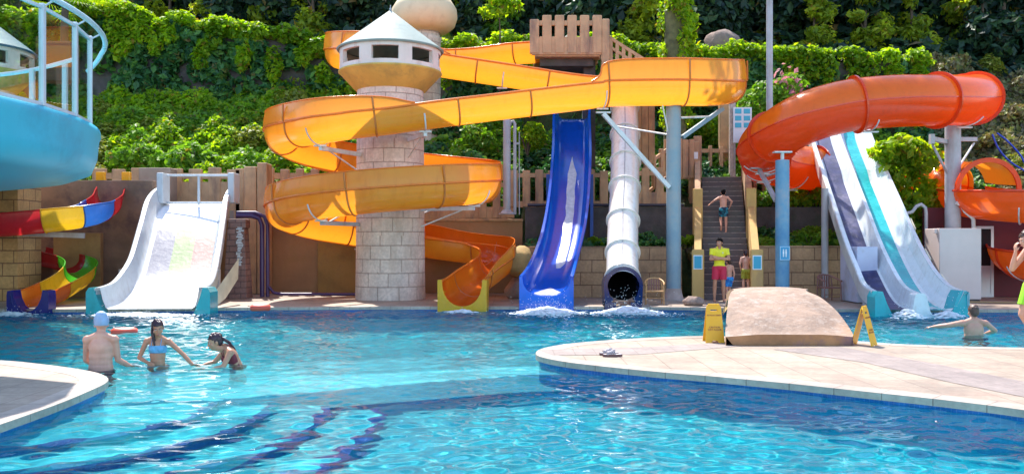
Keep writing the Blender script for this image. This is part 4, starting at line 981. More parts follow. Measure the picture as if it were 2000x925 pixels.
mb = MB(); a = W(1648, 598, 23.4); b = W(1692, 598, 22.6); mb.box(a.x + .2, a.x + .75, 23.0, 24.2, .12, 1.6, b=.02); o = mb.build('pump_housing', M_lav, sl2)
stream(P, -.45, .3, len(P) - 8, len(P), .40, 'water_stream', M_film, sl2, 9)
settle(sl2)

# --- wide white slide (left) with three faint colour stripes
rows = [[-9.75, 27.2, 3.42], [-9.7, 26.5, 3.32], [-9.55, 25.6, 2.98], [-9.3, 24.6, 2.36], [-9.0, 23.3, 1.45], [-8.85, 22.5, 1.0], [-8.74, 21.7, .70], [-8.68, 20.85, .60]]
P = crom(rows, 9); fr = frames(P); ws = empty('wide_slide', (-8.7, 21, .1), 0, 'wide white slide with blue, green and pink stripes under running water', 'water slide')
def ww(i): return 1.02 * (1 + .13 * max(0, (i / (len(P) - 1) - .6) / .4))
F_whitewall = fibre('white_slide_wall', (.62, .66, .69), (.8, .9, 1), .15, rough=.35, coat=.2)
sweep(P, lambda i, p: [(-ww(i), 0), (-ww(i) * .96, -.25), (-ww(i) * .90, -.46), (-ww(i) * .84, -.5), (0, -.5), (ww(i) * .84, -.5), (ww(i) * .90, -.46), (ww(i) * .96, -.25), (ww(i), 0)], smooth=True).build('chute', F_whitewall, ws)
def stripes():
    T = NT('striped_wet_chute'); co = T.co('UV'); sx = T.n('SeparateXYZ'); T.l(co, sx.inputs[0])
    nz = T.noise(T.co(), 5, 6, .7); n2 = T.noise(T.co(), 1.6, 4, .6)
    wob = T.n('Math', _operation='MULTIPLY_ADD'); T.l(nz.outputs[0], wob.inputs[0]); wob.inputs[1].default_value = .02; T.l(sx.outputs[0], wob.inputs[2])
    mr = T.n('MapRange'); T.l(wob.outputs[0], mr.inputs[0]); mr.inputs[2].default_value = 1.8
    c = T.ramp(mr.outputs[0], [(0, (.6, .62, .64)), (.06, (.016, .035, .12)), (.36, (.06, .15, .012)), (.66, (.15, .025, .035)), (.955, (.6, .62, .64))], 'CONSTANT')
    m2 = T.n('MapRange'); T.l(sx.outputs[1], m2.inputs[0]); m2.inputs[2].default_value = 7.2
    f = T.ramp(m2.outputs[0], [(0, (.0, .0, .0)), (.10, (.98,) * 3), (.36, (.98,) * 3), (.37, (.0,) * 3), (.66, (.05,) * 3), (.75, (.7,) * 3), (.88, (.4,) * 3), (1, (.95,) * 3)])
    foam = T.ramp(nz.outputs[0], [(.5, (.0,) * 3), (.70, (.16,) * 3)])
    ff = T.mix(1.0, f, foam, 'SCREEN'); c = T.mix(ff, c, (.80, .81, .82)); T.l(c, T.b.inputs[0]); T.b.inputs['Roughness'].default_value = .45; T.b.inputs['Specular IOR Level'].default_value = .15
    T.bump(nz.outputs[0], .5, .02); return T.m
sweep(P, lambda i, p: [(ww(i) * x, -.485) for x in np.linspace(.84, -.84, 13)], smooth=True).build('striped_floor', stripes(), ws)
for sgn in (-1, 1):
    def rp(i, p, sgn=sgn):
        h = ww(i); a = [(sgn * (h - .006), -.02), (sgn * h, .03), (sgn * (h + .10), .03), (sgn * (h + .13), 0), (sgn * (h + .13), -.30), (sgn * (h + .11), -.30), (sgn * (h + .10), -.03), (sgn * h, -.03)]
        a = a + [a[0]]; return a if sgn < 0 else a[::-1]
    sweep(P, rp, smooth=False).build('rim', F_whitewall, ws)
xl, xr = P[-1][0] - ww(99) - .12, P[-1][0] + ww(99) + .12
slab_end([(xl - .02, .52), (xl + .05, .63), (xl + .16, .63), (xl + .24, .35), (xl + .34, .1), (xl + .4, -.05), (xl - .02, -.05)], 20.75, 21.3, F_teal_end, ws, 'end_piece')
slab_end([(xr - .4, -.05), (xr - .34, .1), (xr - .24, .35), (xr - .16, .63), (xr - .05, .63), (xr + .02, .52), (xr + .02, -.05)], 20.75, 21.3, F_teal_end, ws, 'end_piece')
M_cream = mat('cream_gelcoat', (.68, .62, .45), .4)
mb = MB(); mb.add([(xr - .02, 21.2, .5), (xr + .0, 23.0, 1.3), (xr - .02, 23.0, .75), (xr - .02, 22.0, .3), (xr - .02, 21.3, .15)], [(0, 1, 2, 3, 4)]); mb.build('side_bracket', M_cream, ws)
a, b = W(317, 340, 26.4), W(455, 340, 26.4)
for x in (a.x, b.x): mb = MB(); mb.box(x - .10, x + .10, 26.2, 26.75, 2.9, 3.82, b=.03); mb.build('gate_post', F_whitewall, ws)
mb = MB(); mb.bar((a.x, 26.5, 3.76), (b.x, 26.5, 3.76), .035); mb.build('top_rail', F_whitewall, ws)
mb = MB(); m_ = (a.x + b.x) / 2; mb.box(m_ - .03, m_ + .03, 26.47, 26.53, 2.85, 3.76); mb.bar((a.x + .1, 26.5, 2.93), (m_ - .05, 26.5, 2.93), .03); mb.bar((m_ + .05, 26.5, 2.93), (b.x - .1, 26.5, 2.93), .03); mb.build('gate_bar', F_whitewall, ws)
for x, h in ((a.x + .2, 2.7), (b.x - .2, 2.7)): mb = MB(); mb.box(x - .06, x + .06, 26.9, 27.0, .1, h); mb.build('support_leg', M_grey_steel, ws)
for x in (-10.3, -7.75): mb = MB(); mb.box(x - .05, x + .05, 22.9, 23.0, .1, 1.0); mb.build('support_leg', M_grey_steel, ws)
settle(ws)

# --- children's slide in coloured sections
cols = {'red': (.62, .02, .03), 'yellow': (.82, .50, .02), 'blue': (.03, .16, .58), 'orange': (.85, .17, .015), 'green': (.08, .52, .02), 'dark_red': (.45, .02, .02), 'navy': (.01, .015, .22)}
FC = {k: fibre(k + '_section', v, v, .3) for k, v in cols.items()}
def sections(label, segs, r_=.36, dep=.42, name='kids_slide'):
    """segs: list of (colour, rows); each row x,y,z"""
    allr = [q for _, rr in segs for q in rr]; P = crom(allr, 8); fr = frames(P); t = empty(name, tuple(P[-1][:2]) + (.1,), 0, label, 'water slide')
    pos = 0
    for c, rr in segs:
        i0 = pos * 8; i1 = min(len(P), (pos + len(rr)) * 8 + 1); pos += len(rr)
        sub = P[i0:i1]
        if len(sub) < 2: continue
        sub_fr = fr[i0:i1]
        vs = []; fs = []; m = 13; uv = []
        for (p, tt, sd, up, L) in sub_fr:
            for k in range(m): vs.append(p + sd * (-r_ * math.cos(PI * k / 12)) + up * (-dep * math.sin(PI * k / 12) ** .7))
        for i in range(len(sub_fr) - 1):
            for k in range(m - 1): fs.append((i * m + k, i * m + k + 1, (i + 1) * m + k + 1, (i + 1) * m + k))
        sec = MB().add(vs, fs, smooth=True).build(c + '_section', FC[c], t)
        for s_ in (-1, 1): MB().tube([f[0] + f[2] * s_ * (r_ + .012) for f in sub_fr], .022, 6).build('rim', FC[c], sec)
        MB().tube([vs[(len(sub_fr) - 1) * m + k] + sub_fr[-1][3] * -.008 for k in range(m)], .02, 5).build('joint_flange', FC[c], sec)
    return t, P, fr
t, P, fr = sections('upper small slide in red, blue and yellow sections, crossing before the block pillar',
    [('red', [C_(217, 366, 26.4), C_(214, 372, 25.9)]), ('red', [C_(210, 381, 25.3)]), ('blue', [C_(196, 391, 24.6), C_(180, 397, 24.1)]), ('yellow', [C_(150, 403, 23.7), C_(120, 407, 23.45)]), ('red', [C_(85, 411, 23.3), C_(20, 417, 23.1), C_(-60, 423, 23.0)]), ('yellow', [C_(-140, 430, 23.2), C_(-190, 440, 24)])], r_=.38, dep=.60)
for (px, py) in ((197, 368), (247, 368)):
    q = W(px, 400, 26.6); mb = MB(); zt = W(0, 336, 26.6).z; mb.box(q.x - .12, q.x + .16, 26.5, 26.62, W(0, 402, 26.6).z, zt, b=.03); mb.build('gate_panel', F_yel, t)
settle(t)
t, P, fr = sections('lower small slide in green, yellow and orange with a navy mouth at the water',
    [('dark_red', [C_(-40, 462, 25.9), C_(30, 474, 26.1), C_(90, 488, 25.9)]), ('green', [C_(140, 500, 25.3), C_(158, 509, 24.7)]), ('yellow', [C_(155, 522, 24.1), C_(138, 536, 23.4)]), ('orange', [C_(108, 552, 22.6), C_(82, 564, 21.9), C_(66, 570, 21.3)]), ('navy', [C_(60, 573, 20.95), C_(58, 574, 20.85)])], r_=.40, dep=.5)
p = fr[-1][0]
slab_end([(p.x - .50, p.z - .02), (p.x - .48, p.z + .08), (p.x - .36, p.z + .1), (p.x - .32, p.z - .1), (p.x - .24, p.z - .28), (p.x - .12, p.z - .38), (p.x + .0, p.z - .42), (p.x + .12, p.z - .38), (p.x + .24, p.z - .28), (p.x + .32, p.z - .1), (p.x + .36, p.z + .1), (p.x + .48, p.z + .08), (p.x + .50, p.z - .02), (p.x + .50, -.03), (p.x - .50, -.03)], 20.75, 21.1, FC['navy'], t, 'mouth')
settle(t)
# beam that carries the upper run
q = W(110, 457, 23.6); mb = MB(); mb.beam(W(45, 456, 23.9), W(165, 460, 24.2), .12, .14); o = mb.build('support_beam', M_grey_steel); tag(o, 'light grey steel beam under the yellow section of the small slide', 'beam')
# ------------------------------------------------------------------ stone tower, second tower, dome, platform
M_tower = brick('tower_blocks', (.70, .61, .53), (.76, .67, .58), (.47, .37, .31), bw=.6, bh=.385, ms=.014, rough=.8, dist=.012, dirt=(.42, .33, .25), bump=.03)
M_lant = mat('pink_plaster', (.78, .64, .57), .8, .1, 1.5, .01, 9, dirt=(.52, .38, .31), dscale=2.5, streak=1)
M_flare = mat('mossy_plaster', (.60, .47, .12), .85, .2, 1.2, .015, 8, dirt=(.38, .32, .12), dscale=1.8)
M_roofA = mat('pale_green_roof', (.26, .31, .275), .7, .15, 1.5, .012, 8, dirt=(.17, .2, .18), dscale=1.5, streak=1)
M_roofB = mat('blue_roof', (.04, .12, .20), .6, .2, 1.5, .01, 8, dirt=(.07, .13, .17), streak=1)
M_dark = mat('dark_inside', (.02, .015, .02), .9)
def tower(x, y, label, roofm, name='stone_tower'):
    t = empty(name, (x, y, .1), 0, label, 'tower')
    mb = MB(); mb.lathe([(1.0, 0), (.985, .8), (.975, 1.8), (.965, 3), (.955, 4.5), (.945, 5.98)], 64); mb.build('shaft', M_tower, t)
    mb = MB(); mb.lathe([(.93, 5.93), (1.0, 5.95), (1.44, 6.42), (1.475, 6.44), (1.475, 6.475)], 64); mb.build('flare', M_flare, t)
    mb = MB(); n = 8; r_ = 1.44
    z0, z1, z2, z3 = 6.476, 6.60, 6.965, 7.09
    vs = []; fs = []; m = 96
    for rr in (r_, r_ - .12):
        for z in (z0, z1, z2, z3):
            vs += [(rr * math.cos(2 * PI * k / m - PI / 2 + R(2)), rr * math.sin(2 * PI * k / m - PI / 2 + R(2)), z) for k in range(m)]
    ishole = lambda k: not (4 <= (k % 12) <= 7)       # 8 openings of 8/12 of the pitch
    ishole = lambda k: ((k + 4) % 12) < 8
    for s_ in range(3):
        for k in range(m):
            k2 = (k + 1) % m
            if s_ == 1 and ishole(k): continue
            fs.append((s_ * m + k, s_ * m + k2, (s_ + 1) * m + k2, (s_ + 1) * m + k)); b = 4 * m
            fs.append((b + s_ * m + k2, b + s_ * m + k, b + (s_ + 1) * m + k, b + (s_ + 1) * m + k2))
    for k in range(m):                                 # reveals
        k2 = (k + 1) % m; b = 4 * m
        if ishole(k):
            fs.append((m + k, m + k2, b + m + k2, b + m + k)); fs.append((2 * m + k2, 2 * m + k, b + 2 * m + k, b + 2 * m + k2))
            if not ishole((k - 1) % m): fs.append((m + k, b + m + k, b + 2 * m + k, 2 * m + k))
            if not ishole(k2): fs.append((m + k2, 2 * m + k2, b + 2 * m + k2, b + m + k2))
    mb.add(vs, fs); lt = mb.build('lantern_wall', M_lant, t)
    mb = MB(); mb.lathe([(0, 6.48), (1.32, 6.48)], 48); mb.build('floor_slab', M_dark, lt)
    mb = MB(); mb.lathe([(1.50, 7.06), (1.53, 7.10), (1.50, 7.125), (.75, 7.70), (.02, 8.27), (0, 8.27)], 64); mb.lathe([(1.50, 7.06), (1.2, 7.16), (0, 7.9)], 64); mb.build('roof', roofm, t)
    mb = MB(); mb.lathe([(.0, 8.25), (.03, 8.26), (.035, 8.32), (.012, 8.35), (.012, 8.42), (0, 8.43)], 12); mb.build('finial', M_grey_steel, t)
    return t
tower(TWX, TWY, 'pale stone block tower with a conical roof in the middle of the orange spiral slide', M_roofA)
tower(-15.35, 25.0, 'tower with a blue conical roof partly hidden behind the blue balcony at the left edge', M_roofB)
M_dome = mat('dome_plaster', (.78, .60, .38), .75, .1, .8, .008, 9, dirt=(.58, .42, .26), dscale=.9)
p = W(829, 30, 33.0); t = empty('domed_tower', (p.x, p.y, hz(p.x, p.y)), 0, 'tower with a big white bulbous dome behind the pointed stone tower', 'tower'); dz = p.z - t.location.z
mb = MB(); mb.lathe([(.0, dz + 1.15), (.12, dz + 1.05), (.3, dz + .85), (.62, dz + .78), (1.0, dz + .55), (1.22, dz + .2), (1.25, dz - .1), (1.15, dz - .42), (.9, dz - .62), (.6, dz - .68)], 48); mb.build('dome', M_dome, t)
mb = MB(); mb.lathe([(.58, dz - .66), (.58, dz - .85), (.66, dz - .87), (.62, dz - 1.0), (.60, -.3)], 40); mb.build('shaft', M_tower, t)

M_conc = mat('plank_concrete', (.52, .32, .18), .85, .2, 2, .02, 10, dirt=(.22, .14, .11), dscale=2.2, streak=1)
M_conc2 = mat('fence_concrete', (.46, .28, .14), .85, .25, 2, .02, 9, dirt=(.18, .12, .09), dscale=2.0, streak=1)
M_ochre = mat('ochre_plaster', (.60, .38, .13), .8, .15, 1.4, .012, 8, dirt=(.42, .26, .12), dscale=1.8, streak=1)
M_wallL = mat('brown_wall', (.34, .18, .085), .85, .25, .7, .015, 7, dirt=(.30, .17, .06), dscale=.6)
M_blockwall = brick('tan_block_wall', (.52, .33, .18), (.60, .39, .22), (.26, .15, .09), bw=.68, bh=.37, ms=.014, rough=.85, dist=.01, dirt=(.26, .17, .11), bump=.03)
M_pillarwall = brick('yellow_block_pillar', (.55, .34, .14), (.62, .40, .18), (.26, .15, .08), bw=.62, bh=.35, ms=.016, rough=.85, dist=.01, bump=.03)
def fence(a, b, zb, h, label, group=None, pitch=.42, pw=.24, za=None, zb2=None, alt=True, solid=0.0, seed=1, cat='fence'):
    """cast-concrete fence of plank-like pickets between a bottom and a top rail"""
    a = Vector(a); b = Vector(b); d = (b - a); L = math.hypot(d.x, d.y); ang = math.atan2(d.y, d.x); slope = d.z / L
    t = empty('picket_fence', a, ang, label, cat, group); r = random.Random(seed)
    def quad(z0, z1, th, name, x0=0, x1=L):
        mb = MB(); vs = []
        for x in (x0, x1):
            for y in (-th / 2, th / 2):
                for z in (z0, z1): vs.append((x, y, z + slope * x))
        mb.add(vs, [(0, 4, 5, 1), (2, 3, 7, 6), (1, 5, 7, 3), (0, 2, 6, 4), (0, 1, 3, 2), (4, 6, 7, 5)]); return mb.build(name, M_conc, t)
    quad(0, max(.12, solid), .10, 'bottom_rail'); quad(h * .80, h * .91, .10, 'top_rail')
    n = max(2, int(L / pitch)); 
    for i in range(n + 1):
        x = L * i / n; hh = h * (1.0 if not alt or i % 2 == 0 else .97) + r.uniform(-.02, .03)
        mb = MB(); w_ = pw / 2 + r.uniform(-.01, .01); z0 = slope * x + .0
        mb.box(x - w_, x + w_, -.075, .075, z0 + .02, z0 + hh, b=.02); mb.build('picket', M_conc, t)
    return t
# raised platform of the top slide
t = empty('slide_platform', tuple(W(1110, 108, 29.6)), 0, 'raised concrete platform with plank-like pickets where the top orange slide starts', 'platform')
s_ = F / 29.6; X0, X1 = -72 / s_, 62 / s_; H = 76 / s_
mb = MB(); mb.box(X0 + .12, X1, 0, 2.2, -.05, .12, b=.03); mb.build('deck_slab', M_conc, t)
mb = MB(); mb.box(X0, X1 + .05, -.06, .06, 0.0, .62, b=.03); mb.build('panel', M_conc, t)
mb = MB(); mb.box(X0 + .02, X1 - .02, -.05, .05, H * .76, H * .88, b=.015); mb.build('top_rail', M_conc, t)
for i in range(6):
    x = X0 + .10 + i * (X1 - X0 - .2) / 5; mb = MB(); mb.box(x - .155, x + .155, -.09, .08, .05, H + (.02 if i else -.12), b=.03); mb.build('picket', M_conc, t)
mb = MB(); mb.box(X1 + .05, X1 + .32, -.08, .25, -.75, H - .1, b=.04); mb.build('corner_post', M_conc, t)
mb = MB(); mb.box(X0 + .3, X1 - .2, .3, 2.1, -.3, -.05); mb.build('beam', M_darkstone, t)
for y in (.7, 1.5): mb = MB(); mb.box(X1 - .04, X1 + .06, y - .14, y + .14, .0, H, b=.02); mb.build('picket', M_conc, t)
mb = MB(); mb.box(X1 - .5, X1 - .1, .6, 1.4, -6, -.05); mb.build('column', M_darkstone, t)
a = W(1187, 74, 29.7); b = W(1275, 130, 29.0)
t = empty('stair_railing', a, 0, 'sloping concrete picket railing going down right from the slide platform', 'railing'); d = b - a
def sl_quad(dz0, dz1, name, th=.1):
    mb = MB(); vs = []
    for q in (Vector((0, 0, 0)), d):
        for y in (-th / 2, th / 2):
            for z in (dz0, dz1): vs.append(q + Vector((0, y, z)))
    mb.add(vs, [(0, 4, 5, 1), (2, 3, 7, 6), (1, 5, 7, 3), (0, 2, 6, 4), (0, 1, 3, 2), (4, 6, 7, 5)]); mb.build(name, M_conc, t)
sl_quad(-.02, .10, 'top_rail'); sl_quad(-.32, -.22, 'middle_rail'); sl_quad(-1.05, -.85, 'bottom_rail')
for i in range(7):
    f_ = (i + .5) / 7; mb = MB(); q = d * f_; mb.box(q.x - .055, q.x + .055, q.y - .05, q.y + .05, q.z - .9, q.z + .02); mb.build('picket', M_conc, t)
t2 = empty('plank_wall', W(1235, 250, 29.0), 0, 'brown plank-like concrete wall behind the top of the white tube slide', 'wall')
mb = MB(); 
for i in range(5): mb.box(-.35 + i * .22, -.14 + i * .22, -.06, .06, -1.2, 1.0 + .05 * (i % 2), b=.01)
mb.build('panel', M_conc2, t2)
# ---- main stairs
SX, SY, SA = 6.02, 24.35, math.atan2(1.18, 5.6)
st = empty('staircase', (SX, SY, .1), -SA, 'dark concrete stairs climbing between two ochre parapets up to the slides', 'stairs')
M_step = mat('wet_stone_steps', (.075, .05, .06), .38, .35, 3, .006, 14, dirt=(.05, .04, .06), dscale=3)
NS, RI, RU = 22, .175, .258
M_glint = mat('painted_step_glint', (.30, .22, .22), .3, .5, 9, .004, 20, dirt=(.06, .04, .05), dscale=5)
for i in range(NS):
    mb = MB(); mb.box(-.66, .66, i * RU, (i + 1) * RU + .02 if i < NS - 1 else i * RU + 1.6, max(0, (i - 1) * RI) + .001 * (i % 2), (i + 1) * RI, b=.012); so_ = mb.build('step', M_step, st)
    mb = MB(); mb.box(-.655, .655, i * RU - .006, i * RU + .03, (i + 1) * RI - .012, (i + 1) * RI + .004); mb.build('nosing_glint', M_glint, so_)  # pale strip painting the wet glint along the step edge
tot = NS * RU; toph = NS * RI
def parapet(sx, th=.2):
    poly = [(0, 0), (0, 1.05), (.15, 1.2), (tot * .42, toph * .42 + 1.12), (tot * .42, toph * .42 + .0), (tot * .42, 0)]
    mb = MB(); x0, x1 = (sx, sx + th) 
    def ex(poly, x0, x1, m, name):
        n = len(poly); mb = MB(); mb.add([(x0, a, b) for a, b in poly] + [(x1, a, b) for a, b in poly], [list(range(n)), list(range(n, 2 * n))[::-1]] + [((i + 1) % n, i, n + i, n + (i + 1) % n) for i in range(n)]); return mb.build(name, m, st)
    ex([(.12, 0), (.12, 1.15), (tot * .45, toph * .45 + 1.1), (tot * .45, 0)], x0, x1, M_ochre, 'parapet')
    ex([(tot * .45 + .01, 0), (tot * .45 + .01, toph * .45 + .95), (tot * .98, toph * .98 + .95), (tot * .98, 0)], x0 + .01, x1 - .01, M_conc, 'parapet')
    for f_, m, h, w_ in ((.45, M_ochre, 1.55, .30), (.98, M_conc, 1.5, .28)):
        mb = MB(); mb.box((x0 + x1) / 2 - w_ / 2, (x0 + x1) / 2 + w_ / 2, tot * f_ - .16, tot * f_ + .16, 0, toph * f_ + h, b=.03); mb.build('post', m, st)
    mb = MB(); xm = (x0 + x1) / 2; mb.box(xm - .17, xm + .17, -.14, .14, 0, 1.42, b=.04); po = mb.build('end_post', M_ochre, st)
    mb = MB(); mb.box(xm - .125, xm + .125, -.165, -.15, .86, 1.26, b=.004); sg = mb.build('sign_frame', M_signw, po)
    mb = MB(); mb.box(xm - .10, xm + .10, -.172, -.160, .89, 1.23); sp_ = mb.build('sign_face', mat('sign_cyan', (.02, .36, .55), .4, .05), po)
parapet(-.90); parapet(.70)
# fence at the top landing, upper flights
a = W(1345, 345, 31.3); b = W(1424, 345, 31.3)
fence((a.x, 31.3, 3.95), (b.x + .1, 31.3, 3.95), 0, 1.25, 'ochre picket fence closing the landing at the top of the stairs', pitch=.32, pw=.11)
a = W(1345, 350, 29.6)
t = empty('brown_pillar', (a.x, 29.6, 2.8), 0, 'square brown pillar with a small white notice beside the top of the stairs', 'pillar')
mb = MB(); mb.box(.0, .34, -.15, .15, 0, 2.35, b=.03); mb.build('post', M_conc, t); mb = MB(); mb.box(.06, .28, -.168, -.152, 1.75, 1.98); mb.build('notice', M_signw, t)
t = empty('wooden_gate_post', W(1414, 345, 31.6), 0, 'tall brown post standing behind the right side of the stair landing', 'post')
mb = MB(); mb.box(-.18, .18, -.15, .15, -.3, 3.1, b=.03); mb.build('post', M_conc2, t)
t = empty('wooden_gate_post', W(1430, 345, 30.2), 0, 'whitewashed rough post rising at the right top of the stairs', 'post')
mb = MB(); mb.box(-.1, .1, -.1, .1, -.3, 3.0, b=.03); mb.build('post', mat('flaky_white', (.52, .42, .36), .85, .3, 9, .02, 12), t)
a = W(1262, 372, 28.9); b = W(1306, 338, 29.3)
fence((a.x, 28.9, a.z - .15), (b.x, 29.3, b.z - .15), 0, 1.15, 'sloping picket railing between the white tube and the blue column', pitch=.26, pw=.12)
a = W(1303, 338, 29.4); b = W(1350, 338, 29.4)
fence((a.x, 29.4, a.z - .2), (b.x, 29.4, b.z - .2), 0, 1.35, 'short tall plank fence right behind the pale blue column', pitch=.2, pw=.19)
# fences on top of the retaining walls
zf = 2.87
fence((.05, 28.45, zf), (3.0, 28.45, zf), 0, 1.22, 'weathered plank-like fence behind the blue slide and slim grey column', 'fences on the terrace', pitch=.42, pw=.26, solid=.2)
fence((3.9, 28.5, zf), (5.3, 28.5, zf), 0, 1.3, 'weathered plank-like fence between the white tube and the stairs', pitch=.42, pw=.26, solid=.5)
fence((-8.9, 28.5, 2.4), (-6.45, 28.5, 2.4), 0, 1.75, 'concrete picket fence between the wide white slide and the orange spiral', pitch=.44, pw=.27, solid=.3)
fence((-6.45, 28.55, 2.4), (-.05, 28.55, 2.5), 0, 1.3, 'long concrete fence behind the stone tower and the spiral slide', pitch=.44, pw=.26, solid=.4)
fence((-13.5, 28.5, 2.4), (-9.1, 28.5, 2.4), 0, 1.75, 'concrete picket fence behind the wide white slide', pitch=.6, pw=.42, solid=1.3)
a = W(1455, 340, 29.4)
fence((a.x, 29.4, 3.3), (a.x + 1.3, 29.4, 2.9), 0, 1.2, 'brown picket fence going down to the right of the stairs', pitch=.3, pw=.13)
t = empty('concrete_block_stand', (-8.1, 27.6, .1), 0, 'tall stepped brown concrete block right behind the wide white slide', 'block')
mb = MB(); mb.box(-.32, .08, -.3, .3, 0, 4.0, b=.04); mb.box(.10, .42, -.32, .28, 0, 4.12, b=.04); mb.build('block', M_conc, t)
t = empty('concrete_block_stand', (-11.3, 27.8, .1), 0, 'square grey-brown concrete block left of the top of the wide white slide', 'block')
mb = MB(); mb.box(-.5, .5, -.3, .3, 0, 3.98, b=.03); mb.build('block', mat('greybrown_concrete', (.32, .24, .19), .85, .25, 1.5, .02, 8), t)

# ---- retaining walls
def wall(name, x0, x1, y0, y1, z0, z1, m, label, cap=None):
    t = empty(name, ((x0 + x1) / 2, y0, z0), 0, label, 'wall'); c = (x0 + x1) / 2
    mb = MB(); mb.box(x0 - c, x1 - c, 0, y1 - y0, 0, z1 - z0, b=.015); mb.build('wall', m, t)
    if cap: mb = MB(); mb.box(x0 - c - .02, x1 - c + .02, -.04, y1 - y0 + .04, z1 - z0 + .001, z1 - z0 + .08, b=.02); mb.build('coping', cap, t)
    return t
wall('block_wall', .40, 5.02, 25.7, 25.93, .1, 1.60, M_blockwall, 'tan block wall between the orange spiral exit and the stairs')
wall('block_wall', 7.05, 12.2, 25.7, 25.93, .1, 1.62, M_blockwall, 'tan block wall right of the stairs behind the second armchair')
wall('retaining_wall', .42, 5.95, 28.0, 28.22, 1.5, 2.86, M_darkstone, 'dark stone upper wall behind the blue slide with a pipe along its top')
wall('retaining_wall', 7.65, 16.5, 28.0, 28.22, 1.5, 2.86, M_darkstone, 'dark stone upper wall right of the stairs, behind the two-lane slide')
wall('retaining_wall', -15.5, .34, 28.02, 28.3, .1, 2.40, M_wallL, 'stained brown wall behind the tower and the orange spiral', M_conc2)
wall('pump_room_wall', 12.3, 18.5, 25.9, 26.1, .1, 2.75, mat('maroon_wall', (.13, .025, .035), .8, .2, 1), 'dark maroon wall behind the white box')
wall('ochre_panel', -6.2, -4.2, 27.75, 27.98, .1, 1.75, mat('ochre_stained', (.32, .18, .05), .85, .35, 1.2, .02, 7, dirt=(.18, .10, .05)), 'ochre stained low panel behind the tower under the orange spiral')
wall('ochre_panel', -13.6, -12.2, 25.8, 26.0, .1, 2.0, mat('ochre_stained2', (.34, .20, .08), .85, .35, 1.2, .02, 7, dirt=(.2, .12, .06)), 'ochre stained panel behind the small colourful slide')
wall('stone_wall', -15.8, -10.9, 26.4, 26.7, .1, 3.6, mat('brown_stone', (.28, .17, .11), .85, .35, 1.0, .02, 6, dirt=(.09, .06, .07)), 'dark brown wall behind the small colourful slide')
t = empty('block_pillar', (-14.35, 24.6, .1), 0, 'yellowish block pillar at the left edge below the blue balcony', 'pillar')
mb = MB(); mb.box(-.9, .72, -.6, .6, 0, 3.9); mb.build('shaft', M_pillarwall, t)
# pipe along the terrace wall
mb = MB(); mb.tube([(0, 0, 0), (5.0, 0, 0)], .045, 10); o = mb.build('pipe', mat('dark_pipe', (.03, .025, .05), .4)); o.location = (.5, 27.9, 2.92); tag(o, 'dark pipe along the top of the stone wall behind the blue slide', 'pipe')
mb = MB(); mb.tube([(0, 0, 0), (0, 0, 2.1), (-.08, 0, 2.3), (-.3, 0, 2.38), (-.75, 0, 2.38)], .06, 10); mb.tube([(.13, .02, 0), (.13, .02, 2.1), (.03, .02, 2.35), (-.2, .02, 2.46), (-.7, .02, 2.46)], .05, 10)
t = empty('pipe_bundle', (-7.35, 25.6, .12), 0, 'dark purple pipes rising and bending left between the wide slide and the spiral', 'pipes')
mb2 = MB(); mb2.tube([(0, 0, 0), (0, 0, 2.1), (-.08, 0, 2.3), (-.3, 0, 2.38), (-.75, 0, 2.38)], .07, 10); mb2.build('pipe', mat('purple_pipe', (.05, .02, .09), .35), t)
mb2 = MB(); mb2.tube([(.16, .02, 0), (.16, .02, 2.1), (.06, .02, 2.36), (-.2, .02, 2.47), (-.75, .02, 2.47)], .055, 10); mb2.build('pipe', mat('purple_pipe', (0, 0, 0)), t)
mb2 = MB(); mb2.tube([(.2, -.02, .3), (.35, -.02, .12), (.6, -.02, .08), (2.9, -.02, .08)], .045, 8); mb2.build('hose', mat('purple_pipe', (0, 0, 0)), t)
# tapered stone chimney-like fountain
t = empty('stone_obelisk', (-7.95, 25.3, .1), 0, 'tapering stone pillar with a wet glistening side between the wide slide and the spiral', 'pillar')
mb = MB(); mb.box(-.36, .33, -.3, .3, 0, 2.05, b=.02, top=(.10, .1)); mb.box(-.24, .28, -.22, .22, 2.03, 2.3, b=.03); mb.build('shaft', brick('obelisk_blocks', (.24, .14, .12), (.30, .18, .15), (.13, .08, .08), bw=.34, bh=.17, ms=.012, dist=.02, bump=.03), t)
mb = MB(); r = random.Random(2)
for i in range(26): z = .95 + i * .045; x = .1 + r.uniform(-.03, .03); mb.box(x - r.uniform(.04, .09), x + r.uniform(.03, .1), -.31 + z * .045, -.29 + z * .045, z, z + .03, b=0)
mb.build('wet_streak', M_film, t)
# boulder-like yellow block
p = W(1015, 512, 25.2); rock('boulder', (p.x, 25.2, p.z), (.52, .5, .45), mat('yellow_rock', (.42, .28, .10), .85, .25, 2, .03, 7), 'yellowish brown boulder right of the orange slide exit', 7)
p = W(1015, 560, 25.3); rock('boulder', (p.x + .1, 25.3, .35), (.55, .4, .4), M_rock, 'low brown stone under the yellowish boulder', 9)
